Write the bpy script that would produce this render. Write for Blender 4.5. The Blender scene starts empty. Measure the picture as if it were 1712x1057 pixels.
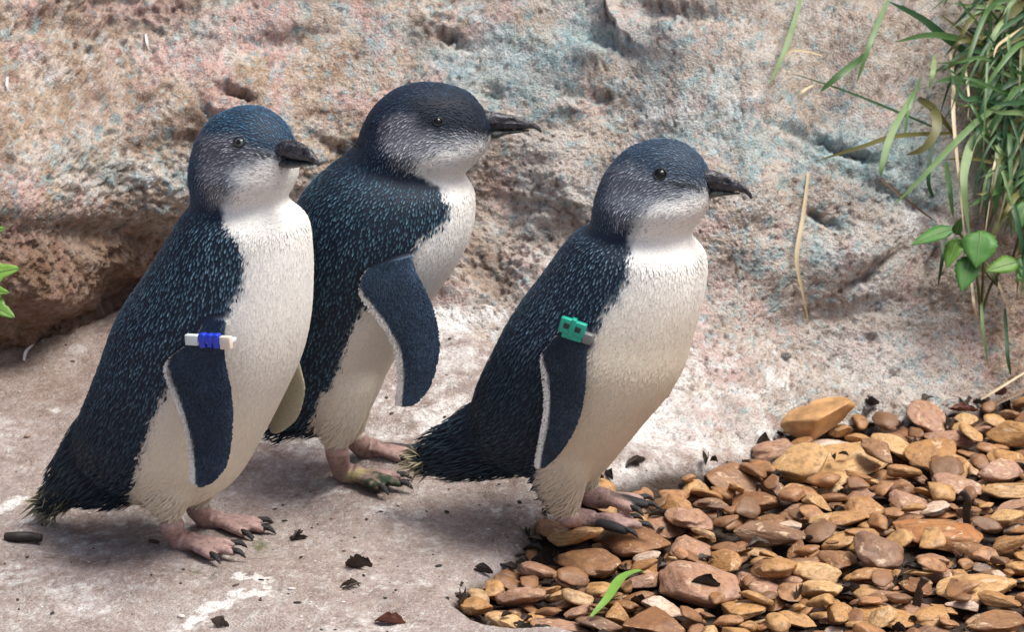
import bpy, bmesh, math, random
import numpy as np
from mathutils import Vector, Matrix
from mathutils.bvhtree import BVHTree

random.seed(7)
rng = np.random.default_rng(7)
SC = bpy.context.scene
COL = SC.collection
W, H = 1712.0, 1057.0

# ------------------------------------------------------------------ camera
PITCH = math.radians(17.0)
DIST = 4.0
PXM = 2290.0                                   # photo pixels per metre at the look-at point
TARGET = Vector((0.0, 0.0, 0.1765))
CAM = TARGET + Vector((0.0, -math.cos(PITCH) * DIST, math.sin(PITCH) * DIST))
FWD = (TARGET - CAM).normalized()
UPV = Vector((0.0, math.sin(PITCH), math.cos(PITCH)))
cam_data = bpy.data.cameras.new('camera')
cam_data.sensor_width = 36.0
cam_data.sensor_fit = 'HORIZONTAL'
cam_data.lens = 36.0 * DIST * PXM / W
cam_data.clip_start = 0.05
cam_data.clip_end = 500.0
cam_data.dof.use_dof = True
cam_data.dof.focus_distance = 3.98
cam_data.dof.aperture_fstop = 20.0
cam = bpy.data.objects.new('camera', cam_data)
COL.objects.link(cam)
cam.location = CAM
cam.rotation_euler = (math.pi / 2 - PITCH, 0.0, 0.0)
SC.camera = cam

# ------------------------------------------------------------------ sky and sun
SUN_EL = math.radians(66.0)
SUN_AZ = math.radians(-10.0)                    # angle of the direction to the sun, from +X towards +Y
world = bpy.data.worlds.new('World')
SC.world = world
world.use_nodes = True
wn = world.node_tree
sky = wn.nodes.new('ShaderNodeTexSky')
sky.sky_type = 'NISHITA'
sky.sun_disc = False
sky.sun_elevation = SUN_EL
sky.sun_rotation = math.pi / 2 - SUN_AZ
sky.air_density = 0.8
sky.dust_density = 6.0
sky.ozone_density = 0.6
bg = wn.nodes['Background']
bg.inputs['Strength'].default_value = 0.13
wn.links.new(sky.outputs[0], bg.inputs['Color'])
sun_data = bpy.data.lights.new('sun', 'SUN')
sun_data.energy = 2.9
sun_data.angle = math.radians(25.0)
sun_data.color = (1.0, 0.985, 0.93)
sun = bpy.data.objects.new('sun', sun_data)
COL.objects.link(sun)
to_sun = Vector((math.cos(SUN_EL) * math.cos(SUN_AZ), math.cos(SUN_EL) * math.sin(SUN_AZ), math.sin(SUN_EL)))
sun.rotation_euler = to_sun.to_track_quat('Z', 'Y').to_euler()
sun.location = to_sun * 5
SC.view_settings.view_transform = 'Standard'
SC.view_settings.look = 'None'
SC.view_settings.exposure = 0.33
SC.view_settings.gamma = 1.0
SC.view_settings.use_curve_mapping = False
SC.render.engine = 'CYCLES'
SC.cycles.max_bounces = 4
SC.cycles.transparent_max_bounces = 4

# ------------------------------------------------------------------ helpers
def ray(px, py):
    k = DIST / PXM / DIST
    d = FWD + Vector((1, 0, 0)) * ((px - W / 2) / PXM / DIST) + UPV * (-(py - H / 2) / PXM / DIST)
    return d                                     # depth along FWD equals the multiplier

def at_depth(px, py, t):
    return CAM + ray(px, py) * t

def at_z(px, py, z=0.0):
    d = ray(px, py)
    return CAM + d * ((z - CAM.z) / d.z)

def at_plane(px, py, p0, n):
    d = ray(px, py)
    return CAM + d * ((p0 - CAM).dot(n) / d.dot(n))

_camn, _fn, _un = np.array(CAM), np.array(FWD), np.array(UPV)
def project(P):
    d = np.asarray(P, dtype=float) - _camn
    t = d @ _fn
    return np.stack([W / 2 + d[..., 0] / t * DIST * PXM, H / 2 - (d @ _un) / t * DIST * PXM], -1)

def sstep(a, b, x):
    t = np.clip((x - a) / (b - a), 0, 1)
    return t * t * (3 - 2 * t)

from concurrent.futures import ThreadPoolExecutor
POOL = ThreadPoolExecutor(4)
def perlin(P, seed=0):
    """gradient noise for an (n,3) array, about -1..1"""
    if len(P) < 16000: return _perlin(P, seed)
    return np.concatenate(list(POOL.map(lambda c: _perlin(c, seed), [P[k:k + 12000] for k in range(0, len(P), 12000)])))

def _perlin(P, seed=0):
    P = np.asarray(P, dtype=np.float64)
    i = np.floor(P).astype(np.int64)
    f = (P - i).astype(np.float32)
    u = f * f * f * (f * (f * 6 - 15) + 10)
    def grad(dx, dy, dz):
        h = (i[:, 0] + dx) * 374761393 + (i[:, 1] + dy) * 668265263 + (i[:, 2] + dz) * 2147483647 + seed * 1013904223
        h = (h ^ (h >> 13)) * 1274126177
        h = h ^ (h >> 16)
        k = np.float32(1 / 127.5); o = np.float32(1); gx = (h & 255).astype(np.float32) * k - o; gy = ((h >> 8) & 255).astype(np.float32) * k - o; gz = ((h >> 16) & 255).astype(np.float32) * k - o
        return gx * (f[:, 0] - dx) + gy * (f[:, 1] - dy) + gz * (f[:, 2] - dz)
    def lerp(a, b, t): return a + (b - a) * t
    x00 = lerp(grad(0, 0, 0), grad(1, 0, 0), u[:, 0]); x10 = lerp(grad(0, 1, 0), grad(1, 1, 0), u[:, 0])
    x01 = lerp(grad(0, 0, 1), grad(1, 0, 1), u[:, 0]); x11 = lerp(grad(0, 1, 1), grad(1, 1, 1), u[:, 0])
    return lerp(lerp(x00, x10, u[:, 1]), lerp(x01, x11, u[:, 1]), u[:, 2]) * 1.3

def fbm(P, n=4, seed=0, gain=0.5):
    s = np.zeros(len(P)); a = 1.0; q = np.asarray(P, dtype=float)
    for k in range(n):
        s += a * perlin(q + k * 17.3, seed + k); q = q * 2.03; a *= gain
    return s

def poly_sd(pts, poly):
    """signed distance of (n,2) points to a polygon, positive inside"""
    pts = np.asarray(pts, dtype=float); poly = np.asarray(poly, dtype=float)
    d = np.full(len(pts), 1e9); inside = np.zeros(len(pts), bool)
    m = len(poly)
    for k in range(m):
        a = poly[k]; b = poly[(k + 1) % m]
        ab = b - a
        t = np.clip(((pts - a) @ ab) / max(ab @ ab, 1e-12), 0, 1)
        q = pts - (a + t[:, None] * ab)
        d = np.minimum(d, np.hypot(q[:, 0], q[:, 1]))
        c = (a[1] > pts[:, 1]) != (b[1] > pts[:, 1])
        xi = a[0] + (pts[:, 1] - a[1]) / (b[1] - a[1] + 1e-12) * ab[0]
        inside ^= c & (pts[:, 0] < xi)
    return np.where(inside, d, -d)

def mesh_np(name, V, F, smooth=True):
    """mesh from numpy vertices and an (n,3) or (n,4) face array"""
    V = np.asarray(V, dtype=np.float32); F = np.asarray(F, dtype=np.int32)
    me = bpy.data.meshes.new(name)
    n, k = F.shape
    me.vertices.add(len(V)); me.vertices.foreach_set('co', V.ravel())
    me.loops.add(n * k); me.loops.foreach_set('vertex_index', F.ravel())
    me.polygons.add(n)
    me.polygons.foreach_set('loop_start', np.arange(0, n * k, k, dtype=np.int32))
    me.polygons.foreach_set('loop_total', np.full(n, k, dtype=np.int32))
    me.polygons.foreach_set('use_smooth', np.full(n, smooth, dtype=bool))
    me.update(calc_edges=True)
    me.validate()
    return me

def mesh_py(name, V, F, smooth=True):
    me = bpy.data.meshes.new(name)
    me.from_pydata([tuple(v) for v in V], [], [tuple(int(i) for i in f) for f in F])
    me.polygons.foreach_set('use_smooth', np.full(len(me.polygons), smooth, dtype=bool))
    me.update()
    return me

def set_col(me, C, name='Col'):
    a = me.color_attributes.new(name, 'FLOAT_COLOR', 'POINT')
    C = np.asarray(C, dtype=np.float32)
    if C.shape[1] == 3:
        C = np.concatenate([C, np.ones((len(C), 1), np.float32)], 1)
    a.data.foreach_set('color', C.ravel())

def obj(name, me, mat=None, parent=None, loc=None):
    o = bpy.data.objects.new(name, me)
    COL.objects.link(o)
    if mat is not None and len(me.materials) == 0:
        me.materials.append(mat)
    if parent is not None:
        o.parent = parent
    if loc is not None:
        o.location = loc
    return o

def tag(o, label=None, cat=None, group=None, kind=None):
    if label: o['label'] = label
    if cat: o['category'] = cat
    if group: o['group'] = group
    if kind: o['kind'] = kind
    return o

def empty(name, loc):
    o = bpy.data.objects.new(name, None)
    o.empty_display_size = 0.02
    COL.objects.link(o); o.location = loc
    return o

def catmull(K, n):
    """sample rows of K with a Catmull-Rom spline, n samples a span"""
    K = np.asarray(K, dtype=float)
    out = []
    m = len(K)
    for i in range(m - 1):
        p0 = K[max(i - 1, 0)]; p1 = K[i]; p2 = K[i + 1]; p3 = K[min(i + 2, m - 1)]
        for t in np.linspace(0, 1, n, endpoint=False):
            out.append(0.5 * (2 * p1 + (p2 - p0) * t + (2 * p0 - 5 * p1 + 4 * p2 - p3) * t * t + (3 * p1 - p0 - 3 * p2 + p3) * t ** 3))
    out.append(K[-1])
    return np.array(out)

# ------------------------------------------------------------------ material building
class NT:
    def __init__(self, name):
        self.m = bpy.data.materials.new(name); self.m.use_nodes = True
        self.t = self.m.node_tree; self.b = self.t.nodes['Principled BSDF']
        self.out = self.t.nodes['Material Output']
    def n(self, typ, **kw):
        x = self.t.nodes.new(typ)
        for k, v in kw.items():
            if k.startswith('i_'):
                x.inputs[k[2:].replace('_', ' ')].default_value = v
            else:
                setattr(x, k, v)
        return x
    def l(self, a, b): self.t.links.new(a, b)
    def noise(self, vec, scale, detail=4, rough=0.6, dist=0.0):
        x = self.n('ShaderNodeTexNoise'); x.inputs['Scale'].default_value = scale
        x.inputs['Detail'].default_value = detail; x.inputs['Roughness'].default_value = rough
        x.inputs['Distortion'].default_value = dist
        if vec is not None: self.l(vec, x.inputs['Vector'])
        return x.outputs['Fac']
    def ramp(self, fac, stops, interp='LINEAR'):
        x = self.n('ShaderNodeValToRGB'); x.color_ramp.interpolation = interp
        e = x.color_ramp.elements
        while len(e) < len(stops): e.new(0.5)
        for q, (p, c) in zip(e, stops):
            q.position = p; q.color = (*c, 1) if len(c) == 3 else c
        if fac is not None: self.l(fac, x.inputs[0])
        return x.outputs[0]
    def mix(self, fac, a, b, mode='MIX'):
        x = self.n('ShaderNodeMix', data_type='RGBA', blend_type=mode)
        for s, v in ((x.inputs[0], fac), (x.inputs[6], a), (x.inputs[7], b)):
            if isinstance(v, (int, float)): s.default_value = v
            elif isinstance(v, tuple): s.default_value = (*v, 1) if len(v) == 3 else v
            else: self.l(v, s)
        return x.outputs[2]
    def math(self, op, a, b=None, clamp=False):
        x = self.n('ShaderNodeMath', operation=op); x.use_clamp = clamp
        for s, v in zip(x.inputs, (a, b)):
            if v is None: continue
            if isinstance(v, (int, float)): s.default_value = v
            else: self.l(v, s)
        return x.outputs[0]
    def bump(self, h, strength=0.3, dist=0.002):
        x = self.n('ShaderNodeBump'); x.inputs['Strength'].default_value = strength; x.inputs['Distance'].default_value = dist
        self.l(h, x.inputs['Height']); self.l(x.outputs[0], self.b.inputs['Normal'])
    def set(self, **kw):
        for k, v in kw.items():
            s = self.b.inputs[k.replace('_', ' ')]
            if isinstance(v, tuple): s.default_value = (*v, 1) if len(v) == 3 else v
            elif isinstance(v, (int, float)): s.default_value = v
            else: self.l(v, s)
        return self
# ------------------------------------------------------------------ rock: slab in front, face behind
def rock_material():
    t = NT('weathered_rock')
    tc = t.n('ShaderNodeTexCoord').outputs['Object']
    at = t.n('ShaderNodeAttribute', attribute_name='Col')
    grain = t.noise(tc, 520.0, 2, 0.75)
    gr = t.ramp(grain, [(0.28, (0.40, 0.37, 0.36)), (0.46, (1, 1, 1)), (0.70, (1.3, 1.3, 1.3))])
    t.set(Base_Color=t.mix(0.55, at.outputs['Color'], gr, 'MULTIPLY'), Roughness=0.93)
    t.b.inputs['Specular IOR Level'].default_value = 0.12
    t.bump(grain, 1.0, 0.0026)
    return t.m
ROCK = rock_material()

GRAVEL_PX = [(742, 1000), (775, 1036), (860, 1050), (1100, 1064), (1400, 1110), (1950, 1150), (2150, 560), (1800, 620), (1712, 642),
             (1600, 668), (1480, 688), (1400, 690), (1310, 700), (1262, 738), (1180, 775), (1060, 800), (960, 838), (885, 868), (835, 935), (775, 968)]
GRAVEL = np.array([at_z(px, py, -0.004)[:2] for px, py in GRAVEL_PX])

def stretch(dense0, dense1, step, lo, hi, n):
    d = np.arange(dense0, dense1 + step / 2, step)
    g = np.geomspace(1, 1 + abs(lo - dense0) / step / 3, n)[1:] - 1
    a = dense0 - g / g[-1] * (dense0 - lo)
    g2 = np.geomspace(1, 1 + abs(hi - d[-1]) / step / 3, n)[1:] - 1
    b = d[-1] + g2 / g2[-1] * (hi - d[-1])
    return np.concatenate([a[::-1], d, b])

XS = stretch(-0.455, 0.455, 0.0015, -5.0, 5.0, 78)
base_px = [(-300, 650, .03), (0, 588, .036), (110, 548, .042), (215, 494, .052), (330, 470, .066), (520, 476, .072), (720, 520, .066), (860, 580, .055), (1000, 670, .030), (1130, 745, .006), (1260, 742, -.006),
           (1330, 705, -.006), (1480, 690, -.004), (1712, 640, 0), (2000, 600, 0)]
bp = np.array([at_z(*p) for p in base_px])
ZB = np.interp(XS, bp[:, 0], bp[:, 2])
YB = np.interp(XS, bp[:, 0], bp[:, 1])
ker = np.hanning(41); ker /= ker.sum()
YB = np.convolve(np.pad(YB, 20, mode='edge'), ker, 'valid'); ZB = np.convolve(np.pad(ZB, 20, mode='edge'), ker, 'valid')
# profiles of the face, (dy, dz) from its foot; keyed by the photo column they stand under
PROF = {
    -300: [(0, 0), (-.02, .025), (-.05, .07), (-.06, .12), (-.03, .17), (.03, .225), (.10, .30), (.24, .46), (.5, .8), (.9, 1.2), (3, 1.5), (9, 1.6)],
    60: [(.01, 0), (-.012, .02), (-.05, .055), (-.066, .105), (-.042, .150), (.03, .205), (.10, .28), (.24, .45), (.5, .8), (.9, 1.2), (3, 1.5), (9, 1.6)],
    240: [(.01, 0), (-.006, .018), (-.03, .05), (-.04, .10), (-.02, .145), (.04, .20), (.11, .28), (.24, .45), (.5, .8), (.9, 1.2), (3, 1.5), (9, 1.6)],
    480: [(0, 0), (.005, .02), (.0, .06), (.0, .105), (.03, .15), (.07, .20), (.13, .28), (.26, .45), (.5, .8), (.9, 1.2), (3, 1.5), (9, 1.6)],
    780: [(-.03, -.004), (.03, .02), (.075, .055), (.085, .10), (.09, .14), (.13, .195), (.20, .275), (.32, .43), (.55, .8), (.9, 1.2), (3, 1.5), (9, 1.6)],
    1050: [(-.03, -.004), (.06, .03), (.14, .08), (.17, .13), (.20, .17), (.25, .23), (.32, .32), (.42, .45), (.6, .8), (.95, 1.2), (3, 1.5), (9, 1.6)],
    1330: [(-.01, -.012), (.03, .03), (.06, .08), (.075, .125), (.09, .17), (.15, .24), (.23, .33), (.36, .48), (.6, .8), (.95, 1.2), (3, 1.5), (9, 1.6)],
    1700: [(0, -.012), (.03, .03), (.055, .08), (.08, .13), (.11, .18), (.15, .24), (.21, .32), (.32, .47), (.55, .8), (.9, 1.2), (3, 1.5), (9, 1.6)],
    2100: [(0, -.01), (.03, .03), (.05, .08), (.08, .13), (.11, .18), (.15, .24), (.21, .32), (.32, .47), (.55, .8), (.9, 1.2), (3, 1.5), (9, 1.6)],
}
kx = np.array([at_z(px, 600, 0.1)[0] for px in PROF])
SPANS = [40, 54, 46, 44, 42, 44, 44, 30, 10, 8, 8]
def dense_profile(K):
    K = np.array(K); out = []
    cm = catmull(K, 60)
    for i, n in enumerate(SPANS):
        seg = cm[i * 60:(i + 1) * 60 + 1]
        tt = np.linspace(0, 60, n, endpoint=False)
        out.append(np.stack([np.interp(tt, np.arange(61), seg[:, j]) for j in (0, 1)], 1))
    return np.concatenate(out + [cm[-1:]])
PD = np.stack([dense_profile(v) for v in PROF.values()])            # (keys, rows, 2)
nrow_w = PD.shape[1]
PW = np.zeros((nrow_w, len(XS), 2))
xs_w = XS + 0.02 * np.sin(XS * 19) * 0
for j in range(2):
    for r in range(nrow_w):
        PW[r, :, j] = np.interp(xs_w, kx, PD[:, r, j])
PW = np.apply_along_axis(lambda v: np.convolve(np.pad(v, 30, mode='edge'), np.hanning(61) / np.hanning(61).sum(), 'valid'), 1, PW)
# ground rows in front of the foot of the face
gy = np.concatenate([-np.geomspace(0.30, 6.0, 22)[::-1], np.arange(-0.295, -0.02, 0.0024)])
nfront = len(gy); nback = 200
def ground_z(x, y):
    z = 0.004 * fbm(np.stack([x * 5, y * 5, x * 0], 1), 3, 3) 
    z += 0.012 * sstep(-0.02, -0.22, y) * sstep(0.0, -0.25, x) * 0 - 0.018 * sstep(-0.06, -0.24, y) * sstep(-0.1, -0.3, x)
    return z
nx = len(XS)
rows = []
for y in gy: rows.append(np.stack([XS, np.full(nx, y)], 1))
for k in range(nback):
    f = (k + 1) / nback
    rows.append(np.stack([XS, -0.02 + f * (YB + 0.02)], 1))
G2 = np.array(rows)                                                    # (rows, nx, 2)
gz = ground_z(G2[..., 0].ravel(), G2[..., 1].ravel()).reshape(G2.shape[:2])
sd = poly_sd(G2.reshape(-1, 2), GRAVEL).reshape(G2.shape[:2])
gz += ZB * np.clip(G2[..., 1] / np.maximum(YB, .05), 0, 1) ** 1.5
gz -= 0.024 * sstep(-0.012, 0.03, sd)
GP = np.concatenate([G2, gz[..., None]], -1)
foot = GP[-1]
WP = np.zeros((nrow_w, nx, 3))
WP[..., 0] = XS
WP[..., 1] = foot[:, 1] + PW[..., 0] - PW[0, :, 0]
WP[..., 2] = foot[:, 2] + PW[..., 1] - PW[0, :, 1]
TP = np.concatenate([GP, WP[1:]], 0)
nr = TP.shape[0]
NG = GP.shape[0]
def grid_normals(P):
    du = np.gradient(P, axis=1); dv = np.gradient(P, axis=0)
    n = np.cross(du, dv); return n / (np.linalg.norm(n, axis=-1, keepdims=True) + 1e-12)
N0 = grid_normals(TP)
Q = TP.reshape(-1, 3)
PXQ = project(Q)
wallw = np.zeros((nr, nx)); wallw[:NG] = (sstep(-.03, 0.0, G2[..., 1] - YB))[...]; wallw[NG:] = 1
wallw = wallw.ravel()
# displacement: lumps, crags, crumbly grain
warp = np.stack([fbm(Q * 9 + 5, 2, 21), fbm(Q * 9 + 9, 2, 22), fbm(Q * 9 + 13, 2, 23)], 1) * 0.02
lump = fbm(Q * 8 + 3, 3, 5)
crag = fbm((Q + warp) * np.array([22, 22, 34]), 4, 8, 0.55)
rid = 1 - np.abs(fbm((Q + warp) * np.array([30, 30, 52]) + 40, 4, 12, 0.55)) * 2
rough = sstep(-0.15, 0.35, fbm(Q * 7 + 60, 3, 31)) * (1 - .55 * sstep(930, 1150, PXQ[:, 0])) * (1 - .5 * sstep(480, 620, PXQ[:, 1]) * sstep(600, 700, PXQ[:, 0]))
fine = fbm(Q * 120, 3, 15, 0.6)
grit = fbm(Q * 330, 2, 18, 0.6)
LEFTW = sstep(430, 250, PXQ[:, 0]) * wallw
midw = sstep(640, 840, PXQ[:, 0]) * sstep(620, 500, PXQ[:, 1])
D = wallw * (0.012 * lump + 0.0062 * crag * (0.45 + rough) + 0.0042 * np.minimum(rid, 0.75) * rough + 0.0017 * fine * (0.4 + rough) + 0.0008 * grit)
D += LEFTW * (0.002 * fine + 0.0018 * np.abs(crag))
D += (1 - wallw) * (0.005 * fbm(Q * 9, 2, 42) + 0.0024 * fbm(Q * 22, 4, 41) + 0.0006 * fine + 0.0003 * grit)
# named features: pixel, radii, turn, height
for (fx, fy, rx, ry, an, h) in [(1032, 28, 26, 52, -35, .020), (1005, 75, 60, 16, 20, -.006), (752, 66, 26, 9, 20, -.011), (988, 98, 34, 22, 15, .011), (985, 165, 60, 26, 12, -.010),
        (960, 178, 40, 15, 0, .009), (390, 158, 34, 9, 15, -.016), (345, 190, 18, 9, 50, -.008), (330, 228, 120, 22, -12, -.012), (860, 330, 60, 90, 20, -.014), (930, 400, 90, 40, 0, -.010),
        (1455, 455, 62, 13, -38, -.010), (1420, 420, 95, 60, -20, .012), (1340, 560, 110, 55, 10, -.006), (1430, 520, 110, 22, -8, -.010), (1448, 568, 10, 7, 0, -.006), (1490, 628, 12, 6, 20, -.006), (1392, 596, 9, 5, 0, -.004),
        (1375, 370, 34, 7, 35, -.008), (1285, 130, 60, 40, 0, .006), (1240, 140, 26, 40, 40, -.009), (1390, 240, 120, 11, 22, -.010), (1500, 330, 130, 10, 25, -.007),
        (120, 395, 190, 34, 5, -.013), (60, 480, 90, 40, 10, .012), (230, 440, 60, 30, 0, .008), (560, 250, 60, 14, 30, -.008), (480, 60, 90, 14, -10, -.008), (150, 60, 120, 16, 8, -.006),
        (1130, 20, 90, 16, 0, -.010), (820, 150, 26, 12, 0, -.008), (1010, 330, 26, 60, 0, -.006), (1260, 380, 40, 16, 0, -.005), (1560, 470, 26, 80, -10, -.010)]:
    c, s = math.cos(math.radians(an)), math.sin(math.radians(an))
    dx, dy = PXQ[:, 0] - fx + 14 * crag, PXQ[:, 1] - fy + 10 * fine
    a = (dx * c + dy * s) / rx; b = (-dx * s + dy * c) / ry
    D += wallw * h * np.exp(-(a * a + b * b) * 1.3)
# cracks and flake edges: polyline, half width px, depth
def seg_dist(P2, path):
    d = np.full(len(P2), 1e9)
    for a, b in zip(path[:-1], path[1:]):
        a, b = np.array(a, float), np.array(b, float); ab = b - a
        t = np.clip(((P2 - a) @ ab) / (ab @ ab), 0, 1); d = np.minimum(d, np.linalg.norm(P2 - a - t[:, None] * ab, axis=1))
    return d
PJ = PXQ + np.stack([fbm(Q * 60, 3, 81), fbm(Q * 60 + 7, 3, 82)], 1) * 9
CRACK = np.zeros(len(Q))
for path, wd, dp in [([(1488, 396), (1474, 440), (1445, 466), (1405, 486)], 5, .005), ([(1352, 362), (1378, 372), (1402, 380)], 4, .004), ([(1008, 2), (1020, 40), (1062, 66), (1080, 62)], 5, .006), ([(735, 58), (752, 68), (768, 66)], 4, .005),
        ([(958, 150), (990, 172), (1035, 158)], 5, .003), ([(372, 142), (398, 158), (422, 164)], 5, .005), ([(1380, 232), (1400, 250), (1450, 262)], 4, .003), ([(1560, 410), (1548, 470), (1560, 520)], 5, .003)]:
    e_ = np.exp(-(seg_dist(PJ, path) / wd) ** 2) * wallw * sstep(-.35, .25, fbm(Q * 45 + 3, 2, 83))
    D -= e_ * dp; CRACK = np.maximum(CRACK, e_)
TPd = (Q + N0.reshape(-1, 3) * D[:, None]).reshape(nr, nx, 3)
N1 = grid_normals(TPd).reshape(-1, 3)
# surface marks: lime wash, earth, lichen
lime_blobs = [(760, 560, 130, 70, 1.0), (1000, 690, 160, 90, 1.0), (1200, 640, 170, 100, .9), (1240, 740, 110, 60, 1.0), (720, 690, 90, 70, .8), (1060, 800, 60, 50, 1), (1470, 720, 160, 40, .8), (1380, 400, 90, 50, .5),
              (1520, 370, 20, 45, .9), (1440, 480, 70, 26, .5), (830, 60, 150, 60, .5), (1150, 170, 150, 70, .5), (250, 260, 170, 60, .35), (100, 90, 200, 70, .4), (600, 120, 120, 60, .3), (1350, 600, 150, 80, .6), (1230, 330, 60, 40, .5)]
lime = np.zeros(len(Q))
for (fx, fy, rx, ry, s) in lime_blobs:
    lime = np.maximum(lime, s * np.exp(-(((PXQ[:, 0] - fx) / rx) ** 2 + ((PXQ[:, 1] - fy) / ry) ** 2)))
lime = lime * (0.65 + 0.5 * fbm(Q * 14, 3, 51))
# droppings on the slab
for (fx, fy, rx, ry, an) in [(420, 966, 46, 8, 9), (415, 992, 46, 5, -3), (360, 1012, 40, 9, -14), (20, 843, 38, 8, -20), (60, 868, 30, 5, -25), (828, 850, 13, 5, 0), (330, 1035, 30, 10, -30), (90, 685, 14, 6, 0), (640, 760, 60, 16, 5)]:
    c, s = math.cos(math.radians(an)), math.sin(math.radians(an))
    dx, dy = PXQ[:, 0] - fx, PXQ[:, 1] - fy + 3 * fine * 3
    e = ((dx * c + dy * s) / rx) ** 2 + ((-dx * s + dy * c) / ry) ** 2
    lime = np.maximum(lime, 1.35 * np.exp(-e * 1.4))
slabw = 1 - wallw
lime = np.maximum(lime, slabw * (0.16 + .25 * sstep(-.1, .5, fbm(Q * 13 + 5, 3, 52))))
earth = LEFTW * sstep(300, 430, PXQ[:, 1]) * 0.95
earth = np.maximum(earth, 0.55 * sstep(0.05, 0.6, rough * (0.45 - crag)) * wallw)
earth = np.maximum(earth, slabw * sstep(420, 100, PXQ[:, 0]) * sstep(850, 600, PXQ[:, 1]) * 0.5)
sdall = np.concatenate([sd.ravel(), np.full((nr - NG) * nx, -1.0)])
bed = sstep(0.0, 0.015, sdall)
earth = np.maximum(earth, sstep(1560, 1720, PXQ[:, 0]) * wallw * 0.55)
lich = np.zeros(len(Q))
for (fx, fy, rx, ry, s) in [(880, 110, 170, 90, 1), (1250, 230, 200, 90, .8), (1420, 260, 160, 70, 1), (1100, 130, 200, 120, .6), (250, 270, 200, 80, .5), (1300, 430, 160, 70, .6), (620, 60, 200, 60, .4), (60, 300, 120, 60, .4)]:
    lich = np.maximum(lich, s * np.exp(-(((PXQ[:, 0] - fx) / rx) ** 2 + ((PXQ[:, 1] - fy) / ry) ** 2)))
def ramp(v, stops):
    p = [q[0] for q in stops]; return np.stack([np.interp(v, p, [q[1][j] for q in stops]) for j in range(3)], 1)
def over(C, col, w):
    return C + (np.array(col) - C) * np.clip(w, 0, 1)[:, None]
m1 = fbm(Q * 46, 4, 61, 0.65); m2 = fbm(Q * 24 + warp * 30, 4, 62, 0.65); m3 = fbm(Q * 100, 3, 63, 0.7); m4 = fbm(Q * 170, 2, 64, 0.7); m5 = fbm(Q * 260, 2, 65, 0.8)
big1 = fbm(Q * 6 + 77, 3, 71); big2 = fbm(Q * 11 + 33, 4, 72, .6)
CT = ramp(m1 * .75 + big2 * .35, [(-.7, (.18, .115, .08)), (-.25, (.355, .265, .205)), (.1, (.46, .37, .305)), (.6, (.54, .475, .425))])
CT = over(CT, (.56, .355, .325), sstep(.0, .45, m2 * .7 + big1 * .5) * .62)
CT = over(CT, (.47, .335, .21), sstep(.05, .5, -m2 * .7 - big2 * .4) * .34 * (1 - .6 * slabw))
pale = sstep(640, 900, PXQ[:, 0]) * wallw * (1 - sstep(1560, 1700, PXQ[:, 0]))
CT = over(CT, (.48, .475, .455), pale * (.30 + .3 * sstep(-.2, .4, big2)))
slabc = ramp(m1 * .6 + big2 * .5, [(-.7, (.245, .185, .165)), (-.1, (.355, .29, .265)), (.6, (.43, .37, .35))])
CT = CT + (slabc - CT) * (slabw * .9)[:, None]
CT = over(CT, (.21, .375, .40), sstep(.0, .5, lich * .8 + big2 * .5 - .26) * .5 * wallw)
CT = over(CT, (.20, .34, .37), sstep(.28, .60, m3 + lich * .42) * .62 * (1 - .9 * slabw))
CT = over(CT, (.40, .48, .49), sstep(.20, .58, m4 + lich * .2) * .45 * (1 - .6 * slabw))
CT = over(CT, (.64, .62, .59), sstep(.18, .6, m5) * .42)
CT = over(CT, (.78, .765, .745), sstep(.22, .72, lime * .95 + .22 * m3 + .16 * m1 + .10 * m5) * .9)
for (fx, fy, rx, ry) in [(432, 912, 22, 8), (340, 958, 22, 6), (1640, 870, 10, 8)]:
    CT = over(CT, (.09, .12, .04), np.exp(-(((PXQ[:, 0] - fx) / rx) ** 2 + ((PXQ[:, 1] - fy) / ry) ** 2)) * sstep(-.2, .3, m3) * .9)
CT = over(CT, (.15, .085, .05), earth * (.8 + .3 * m3))
CT = over(CT, (.035, .022, .014), bed * .92)
CT = over(CT, (.10, .065, .05), CRACK * .6)
pit = sstep(.30, .62, -m4 + .25 * (rough - .5)) * (1 - .55 * slabw)
CT = over(CT, (.085, .055, .045), pit * .62)
pit2 = sstep(.42, .72, -m5) * (1 - .4 * slabw)
CT = over(CT, (.13, .10, .10), pit2 * .6)
CT *= 0.92 + 0.16 * rng.random((len(Q), 1))
D2 = -wallw * (pit * .0012 + pit2 * .0007) + .0006 * wallw * m5
TPd = TPd + (N0.reshape(-1, 3) * D2[:, None]).reshape(nr, nx, 3)
N1 = grid_normals(TPd).reshape(-1, 3)
CT = np.clip(CT * (.94 - .05 * slabw)[:, None], .01, .9)

def sheet(name, r0, r1):
    P = TPd[r0:r1]; m = P.shape[0]
    idx = np.arange(m * nx).reshape(m, nx)
    F = np.stack([idx[:-1, :-1], idx[:-1, 1:], idx[1:, 1:], idx[1:, :-1]], -1).reshape(-1, 4)
    me = mesh_np(name, P.reshape(-1, 3), F)
    set_col(me, CT[r0 * nx:r1 * nx])
    me.normals_split_custom_set_from_vertices(N1[r0 * nx:r1 * nx])
    return me
ground = tag(obj('ground', sheet('ground', 0, NG), ROCK), 'pale weathered rock slab the penguins stand on', kind='structure')
face = tag(obj('rock_face', sheet('rock_face', NG - 1, nr), ROCK), 'rough pink and grey rock face rising behind the penguins', kind='structure')

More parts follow.
